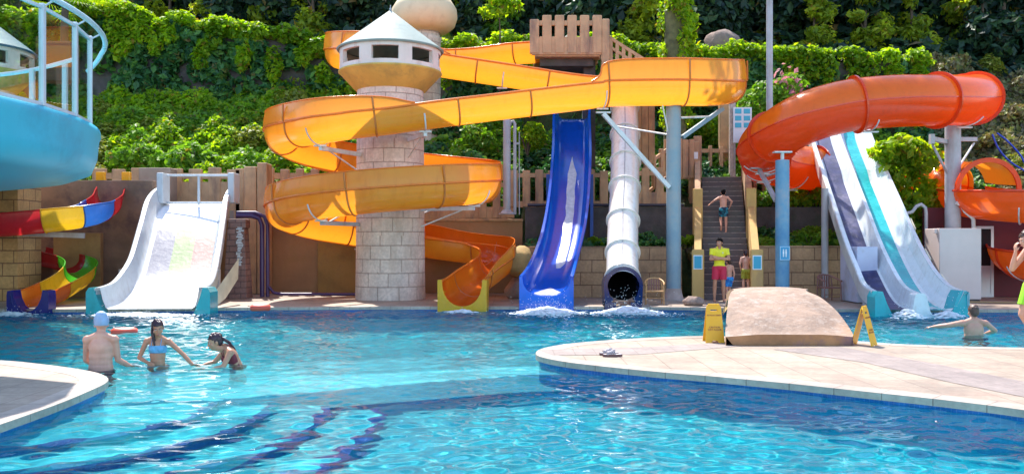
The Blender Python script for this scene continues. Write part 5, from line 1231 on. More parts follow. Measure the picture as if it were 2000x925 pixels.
# ---- blue balcony with glass windbreak
BC, BR = (-16.7, 16.6), 8.0
t = empty('balcony', (BC[0], BC[1], 0), 0, 'big curved turquoise-blue balcony with a glass windbreak, upper left', 'balcony')
M_balc = mat('balcony_blue', (.06, .48, .64), .45, .08, .5, .002, 10, dirt=(.04, .28, .42), dscale=.4)
mb = MB(); mb.lathe([(0, 4.25), (BR - .1, 4.25), (BR, 4.22), (BR + .02, 4.1), (BR - .02, 4.02), (BR - .06, 3.6), (BR - .18, 3.28), (BR - .6, 3.12), (BR - 2.5, 2.85), (BR - 5, 2.6), (0, 2.5)], 160); mb.build('slab', M_balc, t)
T = NT('clear_glass'); gl = T.n('BsdfGlossy', Roughness=.02); tr = T.n('BsdfTransparent'); tr.inputs[0].default_value = (.90, .96, .92, 1); fz = T.n('Fresnel', IOR=1.45); fm = T.n('Math', _operation='MULTIPLY'); T.l(fz.outputs[0], fm.inputs[0]); fm.inputs[1].default_value = .3; mx = T.n('MixShader'); T.l(fm.outputs[0], mx.inputs[0]); T.l(tr.outputs[0], mx.inputs[1]); T.l(gl.outputs[0], mx.inputs[2]); T.l(mx.outputs[0], T.out.inputs[0]); M_glass = T.m
M_alu = mat('white_aluminium', (.62, .66, .72), .35, .05, 3, metal=.2)
def ang_at(px, r_=BR - .12):
    """angle on the circle whose near crossing is seen at this picture column"""
    k = (px - 1000) / F; a_ = 1 + k * k; b_ = -2 * (k * BC[0] + BC[1]); c_ = BC[0] ** 2 + BC[1] ** 2 - r_ * r_; y = (-b_ - math.sqrt(max(0, b_ * b_ - 4 * a_ * c_))) / (2 * a_)
    return math.atan2(y - BC[1], k * y - BC[0])
angs = [ang_at(x) for x in (-260, -130, -20, 83, 147, 176)]
def on(a, r_=BR - .12, z=0): return Vector((r_ * math.cos(a), r_ * math.sin(a), z))
gz = 4.26
for i, a in enumerate(angs):
    q = on(a); mb = MB(); mb.box(-.045, .045, -.05, .05, gz, gz + 1.92, Matrix.Translation(q) @ Matrix.Rotation(a, 4, 'Z'), b=.008); mb.build('glass_post', M_alu, t)
    mb = MB(); mb.bar(on(a, BR - .10, gz + 1.86), on(a, BR + .10, gz + 1.98), .018); mb.build('bracket', M_alu, t)
for a, b in zip(angs, angs[1:]):
    pa, pb = on(a), on(b); d = (pb - pa).normalized(); pa += d * .05; pb -= d * .05; nn = Vector((-d.y, d.x, 0)) * .005
    mb = MB(); v = [pa - nn, pb - nn, pb + nn, pa + nn]; mb.add([q + Vector((0, 0, gz + .07)) for q in v] + [q + Vector((0, 0, gz + 1.82)) for q in v], [(0, 1, 5, 4), (1, 2, 6, 5), (2, 3, 7, 6), (3, 0, 4, 7), (3, 2, 1, 0), (4, 5, 6, 7)]); pn = mb.build('glass_pane', M_glass, t)
    for z in (gz + .035, gz + 1.85): mb = MB(); mb.beam(pa + Vector((0, 0, z)), pb + Vector((0, 0, z)), .05, .06); mb.build('pane_rail', M_alu, pn)
mb = MB(); n = 70; a0, a1 = angs[0] , angs[-1] + R(26); mb.tube([on(a0 + (a1 - a0) * k / n, BR + .10, gz + 2.0 - (.0 if k < 60 else .02 * (k - 60))) for k in range(n + 1)], .055, 12); mb.build('hand_rail', mat('pale_blue_rail', (.48, .66, .74), .3, .05), t)
# white inner railing seen through the glass
mb = MB(); pts = [W(px, py, 19.3 - .004 * px) for px, py in ((-40, 150), (0, 146), (40, 141), (90, 131), (146, 116))]; pts = [q - t.location for q in pts]; mb.tube(crom([list(q) for q in pts], 6), .045, 10); ir = mb.build('inner_rail', M_alu, t)
for px, y0, y1 in ((63, 137, 196), (127, 121, 224)):
    a = W(px, y0, 19.0) - t.location; mb = MB(); mb.box(a.x - .05, a.x + .05, a.y - .04, a.y + .04, 4.25, a.z, b=.005); mb.build('inner_post', M_alu, t)
mb = MB(); mb.lathe([(2.2, 0), (2.2, 2.7)], 40); mb.build('column', M_pillarwall, t)
q = W(118, 103, 26.5); wb = MB(); wb.box(-.45, .45, -.3, .3, -.9, .28, b=.02); o = wb.build('brown_box', mat('brown_panel', (.16, .08, .05), .8)); o.location = q; tag(o, 'brown wooden panel behind the balcony glass', 'panel')
q = W(96, 192, 18.5); mb = MB(); mb.lathe([(.0, 0), (.11, 0), (.13, .32), (.12, .34), (0, .34)], 20); o = mb.build('waste_bin', mat('bin_white', (.6, .62, .62), .5)); o.location = (q.x, q.y, 4.252); tag(o, 'small white bin standing on the balcony behind the glass', 'bin')
# ---- white box, door, pipes
a = W(1835, 588, 23.9)
t = empty('plant_cabinet', (a.x, 23.9, .1), 0, 'tall plain white box in front of the maroon wall', 'cabinet')
M_cab = mat('white_cabinet', (.66, .55, .52), .55, .06, 1.5, .002, 12)
mb = MB(); mb.box(0, 1.15, 0, .85, .05, 2.0, b=.015); mb.build('body', M_cab, t); mb = MB(); mb.box(.03, 1.12, .02, .83, 0, .05); mb.build('plinth', M_darkstone, t)
mb = MB(); mb.box(-.08, .0, .1, .2, 1.86, 1.99, b=.01); mb.build('bracket', M_cab, t)
a = W(1924, 588, 25.8)
t = empty('white_door', (a.x, 25.82, .1), 0, 'white glazed door beside the tall white box in the maroon wall', 'door')
mb = MB()
for (x0, x1, z0, z1) in ((-.27, -.19, 0, 2.1), (.19, .27, 0, 2.1), (-.19, .19, 2.02, 2.1), (-.19, .19, .85, .93), (-.19, .19, 0, .1)): mb.box(x0, x1, 0, .07, z0, z1)
mb.build('frame', M_alu, t); mb = MB(); mb.box(-.19, .19, .03, .04, .93, 2.02); mb.build('pane', M_dark, t); mb = MB(); mb.box(-.19, .19, .02, .05, .1, .85); mb.build('panel', M_alu, t)
t = empty('vent_pipe', W(1790, 447, 25.3), 0, 'grey bent pipe standing beside the white box', 'pipe')
mb = MB(); mb.tube([(-.55, 0, .46), (-.25, 0, .46), (-.12, 0, .5), (.0, 0, .66), (.14, 0, .72), (.26, 0, .62), (.28, 0, .45), (.28, 0, -.6)], .05, 10); mb.build('pipe', M_grey_steel, t)
t = empty('drain_pipe', W(1885, 447, 24.9), 0, 'pale grey drain pipe bending down onto the white box by the thick column', 'pipe')
mb = MB(); mb.tube([(-.25, 0, .75), (-.12, 0, .7), (.0, 0, .5), (.2, 0, .33), (.24, 0, .25), (.24, 0, .0)], .055, 10); mb.build('pipe', M_white_steel, t)
# ---- pool-side sign board
q = W(1450, 228, 30.0); t = empty('notice_board', q, 0, 'white notice board with rows of turquoise squares above the red tube', 'sign')
mb = MB(); mb.box(-.32, .32, -.02, .02, -.9, .32, b=.005); bd = mb.build('board', mat('board_white', (.72, .76, .80), .5, .04), t)
for j in range(3):
    for i in (-1, 1): mb = MB(); mb.box(i * .15 - .11, i * .15 + .11, -.032, -.022, .10 - j * .24, .27 - j * .24, b=.003); mb.build('tile', mat('board_cyan', (.05, .42, .58), .4, .08), bd)
for x in (-.26, .26): mb = MB(); mb.box(x - .025, x + .025, .025, .07, -1.8, .3); mb.build('leg', M_grey_steel, t)
# ---- blue cable loops on the right slope
for k, (dx, lab) in enumerate(((0, 'inner strand of blue hose hanging down over the open red slide'), (.12, 'outer strand of blue hose hanging down over the open red slide'))):
    pts = [W(px + dx * 60, py, 27.5) for px, py in (((1938, 262), (1950, 290), (1972, 315), (2000, 333), (2030, 352)), ((1940, 260), (1960, 275), (1985, 302), (2000, 325), (2040, 350)))[k]]
    mb = MB(); mb.tube(crom([list(q - pts[0]) for q in pts], 6), .03, 8); o = mb.build('blue_hose', mat('blue_hose', (.01, .05, .5), .3)); o.location = pts[0]; tag(o, lab, 'hose')
# ---- armchairs
M_wood = mat('varnished_wood', (.55, .30, .12), .45, .25, 8, .003, 30); M_wood2 = mat('brown_plastic', (.26, .12, .10), .4, .1, 4)
def armchair(x, y, rz, m, label, sc_=1.0):
    t = empty('armchair', (x, y, .104), rz, label, 'chair'); t.scale = (sc_,) * 3
    for sx in (-1, 1):
        mb = MB(); mb.tube([(sx * .27, -.24, 0), (sx * .265, -.23, .42), (sx * .26, -.2, .62)], .02, 8); mb.build('leg', m, t)
        mb = MB(); mb.tube([(sx * .24, .24, 0), (sx * .24, .22, .42), (sx * .22, .25, .72)], .02, 8); mb.build('leg', m, t)
    mb = MB(); mb.box(-.26, .26, -.24, .22, .38, .42, b=.015); mb.build('seat', m, t)
    mb = MB(); mb.tube([(-.27, -.26, .60), (-.29, -.05, .64), (-.26, .16, .70), (-.16, .27, .76), (0, .30, .78), (.16, .27, .76), (.26, .16, .70), (.29, -.05, .64), (.27, -.26, .60)], .026, 8); mb.build('arm_rail', m, t)
    for i in range(-2, 3): mb = MB(); mb.box(i * .075 - .022, i * .075 + .022, .235, .25, .42, .76); mb.build('back_slat', M_wood2, t)
    mb = MB(); mb.bar((-.25, -.2, .2), (.25, -.2, .2), .012); mb.build('stretcher', m, t)
a = XY(1278, 594); armchair(a[0], a[1], R(-6), M_wood, 'light wooden armchair beside the white tube slide mouth', .86)
a = XY(1621, 588); armchair(a[0], a[1] + .1, R(10), M_wood2, 'brown armchair against the block wall behind the bridge ramp', .92)
# ---- bridge ramp
M_ramp = mat('bridge_concrete', (.31, .205, .145), .8, .3, 2.2, .035, 9, dirt=(.42, .33, .27), dscale=7)
M_rampside = mat('bridge_side', (.36, .19, .09), .8, .3, 3, .01, 12, dirt=(.10, .08, .20), dscale=1.0)
br = empty('arched_footbridge', (4.4, 13.5, .1), 0, 'low beige concrete footbridge arching from the peninsula over the water', 'bridge')
def brow(y, z, xl, xr): return (y, z, xl, xr)
sec = [(13.42, .235, 3.30, 5.25), (13.55, .28, 3.32, 5.30), (13.9, .46, 3.42, 5.30), (14.3, .63, 3.54, 5.27), (14.7, .76, 3.66, 5.22), (15.1, .835, 3.80, 5.15), (15.4, .855, 3.93, 5.20), (15.9, .84, 4.0, 5.4), (17, .72, 4.2, 5.6), (18.5, .50, 4.55, 6.0), (20, .28, 4.9, 6.35), (21.35, .12, 5.2, 6.7)]
sec = crom(sec, 4); vs = []; n = 9
def brv(i, j, low=0):
    y, z, a, b = sec[i]; f_ = j / (n - 1); x = a + (b - a) * f_; e = .04 * (1 - abs(2 * f_ - 1) ** 3)
    return (x - 4.4, y - 13.5, z - .1 + e + .006 * noise.noise(Vector((x * 3, y * 3, 0))) - low)
mb = MB(); vs = [brv(i, j) for i in range(len(sec)) for j in range(n)]
mb.add(vs, [(i * n + j, i * n + j + 1, (i + 1) * n + j + 1, (i + 1) * n + j) for i in range(len(sec) - 1) for j in range(n - 1)], smooth=True); mb.build('walkway', M_ramp, br)
mb = MB()
und = lambda i: 0.0 if sec[i][0] < 14.6 or sec[i][0] > 20.6 else None
def low(i, j): 
    v = brv(i, j); y = sec[i][0]
    return (v[0] , v[1], 0.0 if (y < 14.7 or y > 20.7) else max(0, v[2] - .16))
for j in (0, n - 1):
    q = [brv(i, j) for i in range(len(sec))] + [low(i, j) for i in range(len(sec))]; m = len(sec)
    mb.add(q, [(i, i + 1, m + i + 1, m + i) if j == 0 else (i + 1, i, m + i, m + i + 1) for i in range(m - 1)])
q = [brv(0, j) for j in range(n)] + [(brv(0, j)[0] * 1.0 + (.03 if j else .12), brv(0, j)[1] + .02, 0) for j in range(n)]
mb.add(q, [(n + j, n + j + 1, j + 1, j) for j in range(n - 1)])
q = [low(i, j) for i in range(len(sec)) for j in (0, n - 1)]; mb.add(q, [(2 * i, 2 * i + 2, 2 * i + 3, 2 * i + 1) for i in range(len(sec) - 1)])
mb.build('side', M_rampside, br)
mb = MB(); mb.add([brv(26, 0), brv(44, 0), (brv(44, 0)[0] - .04, brv(44, 0)[1], brv(44, 0)[2] - .2), (brv(26, 0)[0] - .04, brv(26, 0)[1], brv(26, 0)[2] - .26)], [(0, 1, 2, 3)]); mb.build('edge_board', M_ochre, br)
# ---- caution signs
M_cy = mat('caution_yellow', (.80, .42, .01), .4, .05, 3); M_ct = mat('sign_print', (.28, .06, .03), .5)
def text(s_, size, loc, rx, parent, m, name='lettering', w_=1):
    cu = bpy.data.curves.new(name, 'FONT'); cu.body = s_; cu.size = size; cu.align_x = 'CENTER'; cu.extrude = .0008; cu.offset = size * .018
    tmp = bpy.data.objects.new(name, cu); COL.objects.link(tmp); dg = bpy.context.evaluated_depsgraph_get(); me = bpy.data.meshes.new_from_object(tmp.evaluated_get(dg)); bpy.data.objects.remove(tmp)
    me.materials.clear(); me.materials.append(m); o = bpy.data.objects.new(name, me); COL.objects.link(o); o.parent = parent; o.location = loc; o.rotation_euler = (rx, 0, 0); o.scale = (w_, 1, 1); return o
def caution(x, y, rz, label, H=.60, wb=.30, wt=.23, spread=.16):
    t = empty('caution_sign', (x, y, .104), rz, label, 'floor sign'); al = math.atan2(spread, H)
    for sgn in (-1, 1):
        o = empty('panel', (0, 0, 0)); bpy.data.objects.remove(o)
        M = Matrix.Translation((0, 0, H)) @ Matrix.Rotation(sgn * al, 4, 'X')      # leans out towards the foot
        L = H / math.cos(al)
        a = [(-wb / 2, -L), (-wb / 2 + .005, -L + .09), (-wt / 2, -.05), (-wt / 2 + .03, 0), (wt / 2 - .03, 0), (wt / 2, -.05), (wt / 2, -.05), (wb / 2 - .005, -L + .09), (wb / 2, -L), (wb / 2 - .09, -L), (wb / 2 - .115, -L + .035), (-wb / 2 + .115, -L + .035), (-wb / 2 + .09, -L)]
        # panel built round its handle slot: left, right, top and bottom pieces meet edge to edge
        sx, sy0, sy1 = .055, -.115, -.085
        def at(z): 
            f_ = (z + .05) / (-L + .09 + .05); f_ = max(0, min(1, f_)); return wt / 2 + (wb / 2 - .005 - wt / 2) * f_
        mbp = MB(); th = .014
        pcs = [[(-wt / 2, -.05), (-wt / 2 + .03, 0), (wt / 2 - .03, 0), (wt / 2, -.05), (at(sy1), sy1), (-at(sy1), sy1)], [(-at(sy1), sy1), (-sx, sy1), (-sx, sy0), (-at(sy0), sy0)], [(sx, sy1), (at(sy1), sy1), (at(sy0), sy0), (sx, sy0)],
               [(-at(sy0), sy0), (at(sy0), sy0), (wb / 2 - .005, -L + .09), (wb / 2, -L), (wb / 2 - .09, -L), (wb / 2 - .115, -L + .035), (-wb / 2 + .115, -L + .035), (-wb / 2 + .09, -L), (-wb / 2, -L), (-wb / 2 + .005, -L + .09)]]
        yo = sgn * -.008
        for pc in pcs: mbp.plate(pc, M @ Matrix.Translation((0, sgn * -.0 , 0)) @ Matrix.Identity(4), th)
        pn = mbp.build('panel', M_cy, t)
        for (s_, sz, z) in (('KAYGAN ZEMİN', .030, -.19), ('CAUTION', .038, -.385), ('WET FLOOR', .038, -.425)):
            Mt = M @ Matrix.Translation((0, sgn * (th / 2 + .001) * (-1 if sgn < 0 else 1) * sgn, z))
            loc = M @ Vector((0, (-1 if sgn < 0 else 1) * (th / 2 + .0015), z)); o = text(s_, sz, loc, R(90) + sgn * al, pn, M_ct)
            if sgn > 0: o.rotation_euler = (R(90) - al * 0 + sgn * al, 0, 0); o.rotation_euler = (Matrix.Rotation(PI, 4, 'Z') @ Matrix.Rotation(R(90) - al, 4, 'X')).to_euler()
    mb = MB(); mb.bar((-wt / 2 + .03, 0, H - .004), (wt / 2 - .03, 0, H - .004), .013, 8); mb.build('hinge', M_cy, t)
    return t
a = XY(1397, 669); caution(a[0], a[1] + .12, R(-4), 'yellow folding caution sign seen from the front, left of the footbridge')
a = XY(1685, 673); caution(a[0], a[1] - .05, R(50), 'yellow folding caution sign seen from the side, right of the footbridge', spread=.155, wb=.26)
# ---- slippers
M_sl = mat('slipper_brown', (.14, .07, .07), .6); M_sl2 = mat('slipper_white', (.66, .62, .64), .5)
def slipper(x, y, rz, label):
    t = empty('slipper', (x, y, .106), rz, label, 'slipper')
    pl = [(.14 * math.cos(a) * (1.0 if math.cos(a) > 0 else 1), .047 * math.sin(a) * (1 - .18 * math.cos(a))) for a in [2 * PI * k / 28 for k in range(28)]]
    mb = MB(); mb.prism(pl, 0, .028); mb.build('sole', M_sl, t)
    mb = MB(); mb.prism([(a * .94, b * .9) for a, b in pl], .0285, .033); mb.build('insole', M_sl2, t)
    mb = MB(); vs = []; fs = []
    for i in range(7):
        x_ = -.085 + i * .02; hw = .047 - .0006 * i; h = .045 + .0065 * i
        for k in range(9): a = PI * k / 8; vs.append((x_, hw * math.cos(a), .02 + h * math.sin(a)))
    fs = [(i * 9 + k, i * 9 + k + 1, (i + 1) * 9 + k + 1, (i + 1) * 9 + k) for i in range(6) for k in range(8)]
    mb.add(vs, fs, smooth=True); o = mb.build('strap', brick('slipper_check', (.7, .66, .68), (.62, .6, .64), (.12, .08, .1), bw=.03, bh=.02, ms=.004, dist=.01, bump=.001), t)
    md = o.modifiers.new('s', 'SOLIDIFY'); md.thickness = .006
    return t
a = XY(1192, 696); slipper(a[0] + .03, a[1], R(2), 'brown and white slipper lying on the peninsula tiles, the nearer of the pair')
slipper(a[0] + .0, a[1] + .17, R(8), 'brown and white slipper lying on the peninsula tiles, the farther of the pair')
# ---- rescue floats
M_float = mat('float_red', (.72, .09, .05), .4, .1, 3); M_float2 = mat('float_orange', (.80, .16, .06), .4)
def rescue_float(p, rz, label, tilt=0, L=.46, r_=.075):
    t = empty('rescue_float', p, rz, label, 'float'); t.rotation_euler = (0, tilt, rz)
    for sy in (-1, 1): mb = MB(); mb.tube([(-L / 2, sy * .055, 0), (-L / 2 + .04, sy * .055, 0), (L / 2 - .04, sy * .055, 0), (L / 2, sy * .055, 0)], [r_ * .6, r_, r_, r_ * .6], 16); mb.build('body', M_float, t)
    mb = MB(); mb.box(-L / 2 + .05, L / 2 - .05, -.05, .05, -.04, .085, b=.02); mb.build('core', M_float2, t)
    mb = MB(); mb.tube([(-L / 2 + .02, -.05, .03), (-L / 2 - .05, 0, .05), (-L / 2 + .02, .05, .03)], .01, 6); mb.build('strap', M_sl, t)
a = XY(243, 650, 0); rescue_float((a[0], a[1], .02), R(22), 'red rescue float drifting on the water between the capped boy and the girl')
a = XY(505, 607, .1); rescue_float((a[0], a[1] + .15, .165), R(16), 'faded red rescue float lying on the far pool edge')
p = XY(1360, 598); rock('stone', (p[0], p[1] + .3, .2), (.28, .2, .14), M_rock, 'flat brown stone on the far pool edge beside the stair parapet', 12)
# ---- cables lying by the maroon wall
mb = MB(); mb.tube(crom([[-.9, .3, .03], [0, .15, .03], [1.2, -.1, .03], [2.4, -.2, .03], [3.4, .0, .03]], 8), .022, 6); o = mb.build('hose', mat('tan_hose', (.42, .26, .12), .6)); o.location = (12.4, 23.0, .1); tag(o, 'tan hose lying on the deck in front of the white box', 'hose')
# invented sail, unseen above the view, added to cast the left deck's shadow
t = empty('added_shade_sail', (-9.5, 12.4, 6.0), 0, 'unseen blue sail added high over the left deck to shade its tiles', 'sail')
sp_ = [(-5.87, 11.9), (-5.92, 12.47), (-6.27, 13.37), (-7.4, 13.9), (-10.4, 14.2), (-14.5, 14.3), (-14.5, 12.2), (-10.4, 11.1), (-5.97, 11.2)]
mb = MB(); mb.prism([(x + 9.5, y - 12.4) for x, y in sp_], 0, .02); mb.build('added_sail_cloth', mat('added_sail_blue', (.08, .25, .35), .8), t)
for x, y in ((-14.6, 14.4), (-14.6, 12.1)): mb = MB(); mb.tube([(x + 9.5, y - 12.4, -5.9), (x + 9.5, y - 12.4, .1)], .07, 10); mb.build('mast', M_alu, t)  # masts of the added sail, likewise out of view
# ---- foam where slides meet the water
M_foam = mat('foam', (.80, .84, .86), .5, .1, 8, trans=((.9, .95, 1), .3))
def foam(cx, cy, rx_, ry_, n, seed, label, hmax=.07):
    r = random.Random(seed); mb = MB(); c0 = Vector((cx, cy, 0))
    for i in range(n):
        q = abs(r.gauss(0, .5)); a = r.uniform(0, 2 * PI); x, y = q * rx_ * math.cos(a), q * ry_ * math.sin(a)
        if q > 1.5: continue
        s_ = r.uniform(.2, 1) * (.055 if q < .6 else .038) * (1.2 - .4 * q); z = r.uniform(0, hmax) * max(0, 1 - q)
        k = r.uniform(.5, 1.5); m = 7; vs = [(x, y, z + s_ * .55)]
        for (rr, zz) in ((.6, .38), (1.0, .0)): vs += [(x + s_ * rr * k * 1.5 * math.cos(2 * PI * j / m + i), y + s_ * rr / k * math.sin(2 * PI * j / m + i), z + s_ * zz) for j in range(m)]
        mb.add(vs, [(0, 1 + j, 1 + (j + 1) % m) for j in range(m)] + [(1 + j, 1 + m + j, 1 + m + (j + 1) % m, 1 + (j + 1) % m) for j in range(m)], smooth=True)
    for i in range(int(n * .15)):
        x, y, z = r.gauss(0, .35) * rx_, r.gauss(0, .3) * ry_, abs(r.gauss(0, hmax * 1.5)); mb.ell((x, y, z), .006, .006, .008, 5, 4)
    o = mb.build('foam', M_foam); o.location = c0; tag(o, label, 'foam', kind='stuff')
foam(.86, 20.8, 1.05, 1.0, 1500, 1, 'white foam', .16); foam(2.8, 20.85, 1.0, .85, 1400, 2, 'white foam', .18)
foam(-8.7, 20.2, 1.7, .6, 1100, 3, 'white foam'); foam(-11.8, 20.4, .9, .5, 420, 4, 'white foam'); foam(8.95, 19.75, .45, .35, 420, 5, 'white foam', .2); foam(9.9, 19.75, .5, .35, 400, 6, 'white foam', .15)
foam(-1.2, 21.1, .6, .3, 120, 7, 'white foam'); foam(-7.2, 18.6, 1.0, 1.4, 120, 8, 'white foam')
# ------------------------------------------------------------------ people
def skinmat(name, col):
    T = NT(name); nz = T.noise(T.co(), 6, 5, .6); c = srgb(col)
    T.l(T.ramp(nz.outputs[0], [(.3, tuple(a * f for a, f in zip(c, (.9, .84, .82)))), (.7, tuple(min(1, a * 1.08) for a in c))]), T.b.inputs[0])
    T.b.inputs['Roughness'].default_value = .42; T.b.inputs['Subsurface Weight'].default_value = .08; T.b.inputs['Subsurface Radius'].default_value = (.02, .008, .004)
    return T.m
SK = {'tan': skinmat('skin_tan', (.52, .25, .15)), 'warm': skinmat('skin_warm', (.60, .32, .22)), 'pink': skinmat('skin_pink', (.68, .36, .26)), 'brown': skinmat('skin_brown', (.38, .18, .11))}
HAIR = {'black': mat('hair_black', (.008, .006, .007), .95, .4, 20, .01, 60, spec=.1), 'brown': mat('hair_brown', (.05, .022, .014), .4, .4, 20, .01, 60), 'wet': mat('hair_wet', (.035, .010, .018), .25, .4, 20, .008, 60)}
M_eyew = mat('eye_white', (.7, .68, .66), .3, .02); M_eyed = mat('eye_dark', (.02, .012, .01), .2); M_lip = mat('lips', (.45, .12, .10), .4)
def V3(p): return Vector(p)
def capsule(mb, a, b, ra, rb, n=12, flat=1.0):
    a, b = V3(a), V3(b); d = b - a; L = d.length
    if L < 1e-5: return mb.ell(a, ra, ra, ra)
    t = d / L; pts, rs = [], []
    for k in range(5): th = PI / 2 * (1 - k / 4); pts.append(a - t * ra * math.sin(th)); rs.append(max(.0008, ra * math.cos(th)))
    for k in range(1, 4): f_ = k / 4; pts.append(a + d * f_); rs.append(ra + (rb - ra) * f_)
    for k in range(5): th = PI / 2 * k / 4; pts.append(b + t * rb * math.sin(th)); rs.append(max(.0008, rb * math.cos(th)))
    return mb.tube(pts, rs, n)
def fuse(mb, name, m, parent, voxel=.009, it=3, keep=None, fac=.5):
    o = mb.build(name, m, None); md = o.modifiers.new('r', 'REMESH'); md.mode = 'VOXEL'; md.voxel_size = voxel; md.use_smooth_shade = True
    sm = o.modifiers.new('s', 'SMOOTH'); sm.factor = fac; sm.iterations = it
    dg = bpy.context.evaluated_depsgraph_get(); me = bpy.data.meshes.new_from_object(o.evaluated_get(dg)); bpy.data.objects.remove(o)
    if keep:
        bm = bmesh.new(); bm.from_mesh(me); bmesh.ops.delete(bm, geom=[v for v in bm.verts if not keep(v.co)], context='VERTS'); bm.to_mesh(me); bm.free()
    me.materials.clear(); me.materials.append(m)
    for p in me.polygons: p.use_smooth = True
    r_ = bpy.data.objects.new(name, me); COL.objects.link(r_); r_.parent = parent
    if keep: md = r_.modifiers.new('t', 'SOLIDIFY'); md.thickness = .006
    return r_
def hand(mb, wr, d, pn, s, side, curl=.5):
    """wrist, pointing direction, palm normal; five separate fingers of different lengths"""
    d = V3(d).normalized(); pn = V3(pn); pn = (pn - d * pn.dot(d)).normalized(); w_ = d.cross(pn) * side
    p0 = V3(wr); c = p0 + d * .045 * s
    for k in (-1, 0, 1): capsule(mb, p0 + w_ * .012 * k * s, p0 + d * .082 * s + w_ * .026 * k * s, .017 * s, .014 * s, 8)
    for k, L in zip((-1.5, -.5, .5, 1.5), (.060, .076, .080, .070)):
        a = p0 + d * .085 * s + w_ * .0195 * k * s; d1 = (d + pn * .35 * curl).normalized(); b = a + d1 * L * .5 * s; d2 = (d + pn * 1.4 * curl).normalized(); e = b + d2 * L * .5 * s
        capsule(mb, a, b, .0092 * s, .0086 * s, 8); capsule(mb, b, e, .0086 * s, .0072 * s, 8)
    a = p0 + d * .03 * s + w_ * .024 * s; b = a + (d * .6 + w_ * .8 + pn * .25).normalized() * .038 * s; e = b + (d * .95 + w_ * .25 + pn * .3).normalized() * .034 * s
    capsule(mb, a, b, .013 * s, .0105 * s, 8); capsule(mb, b, e, .0105 * s, .0085 * s, 8)
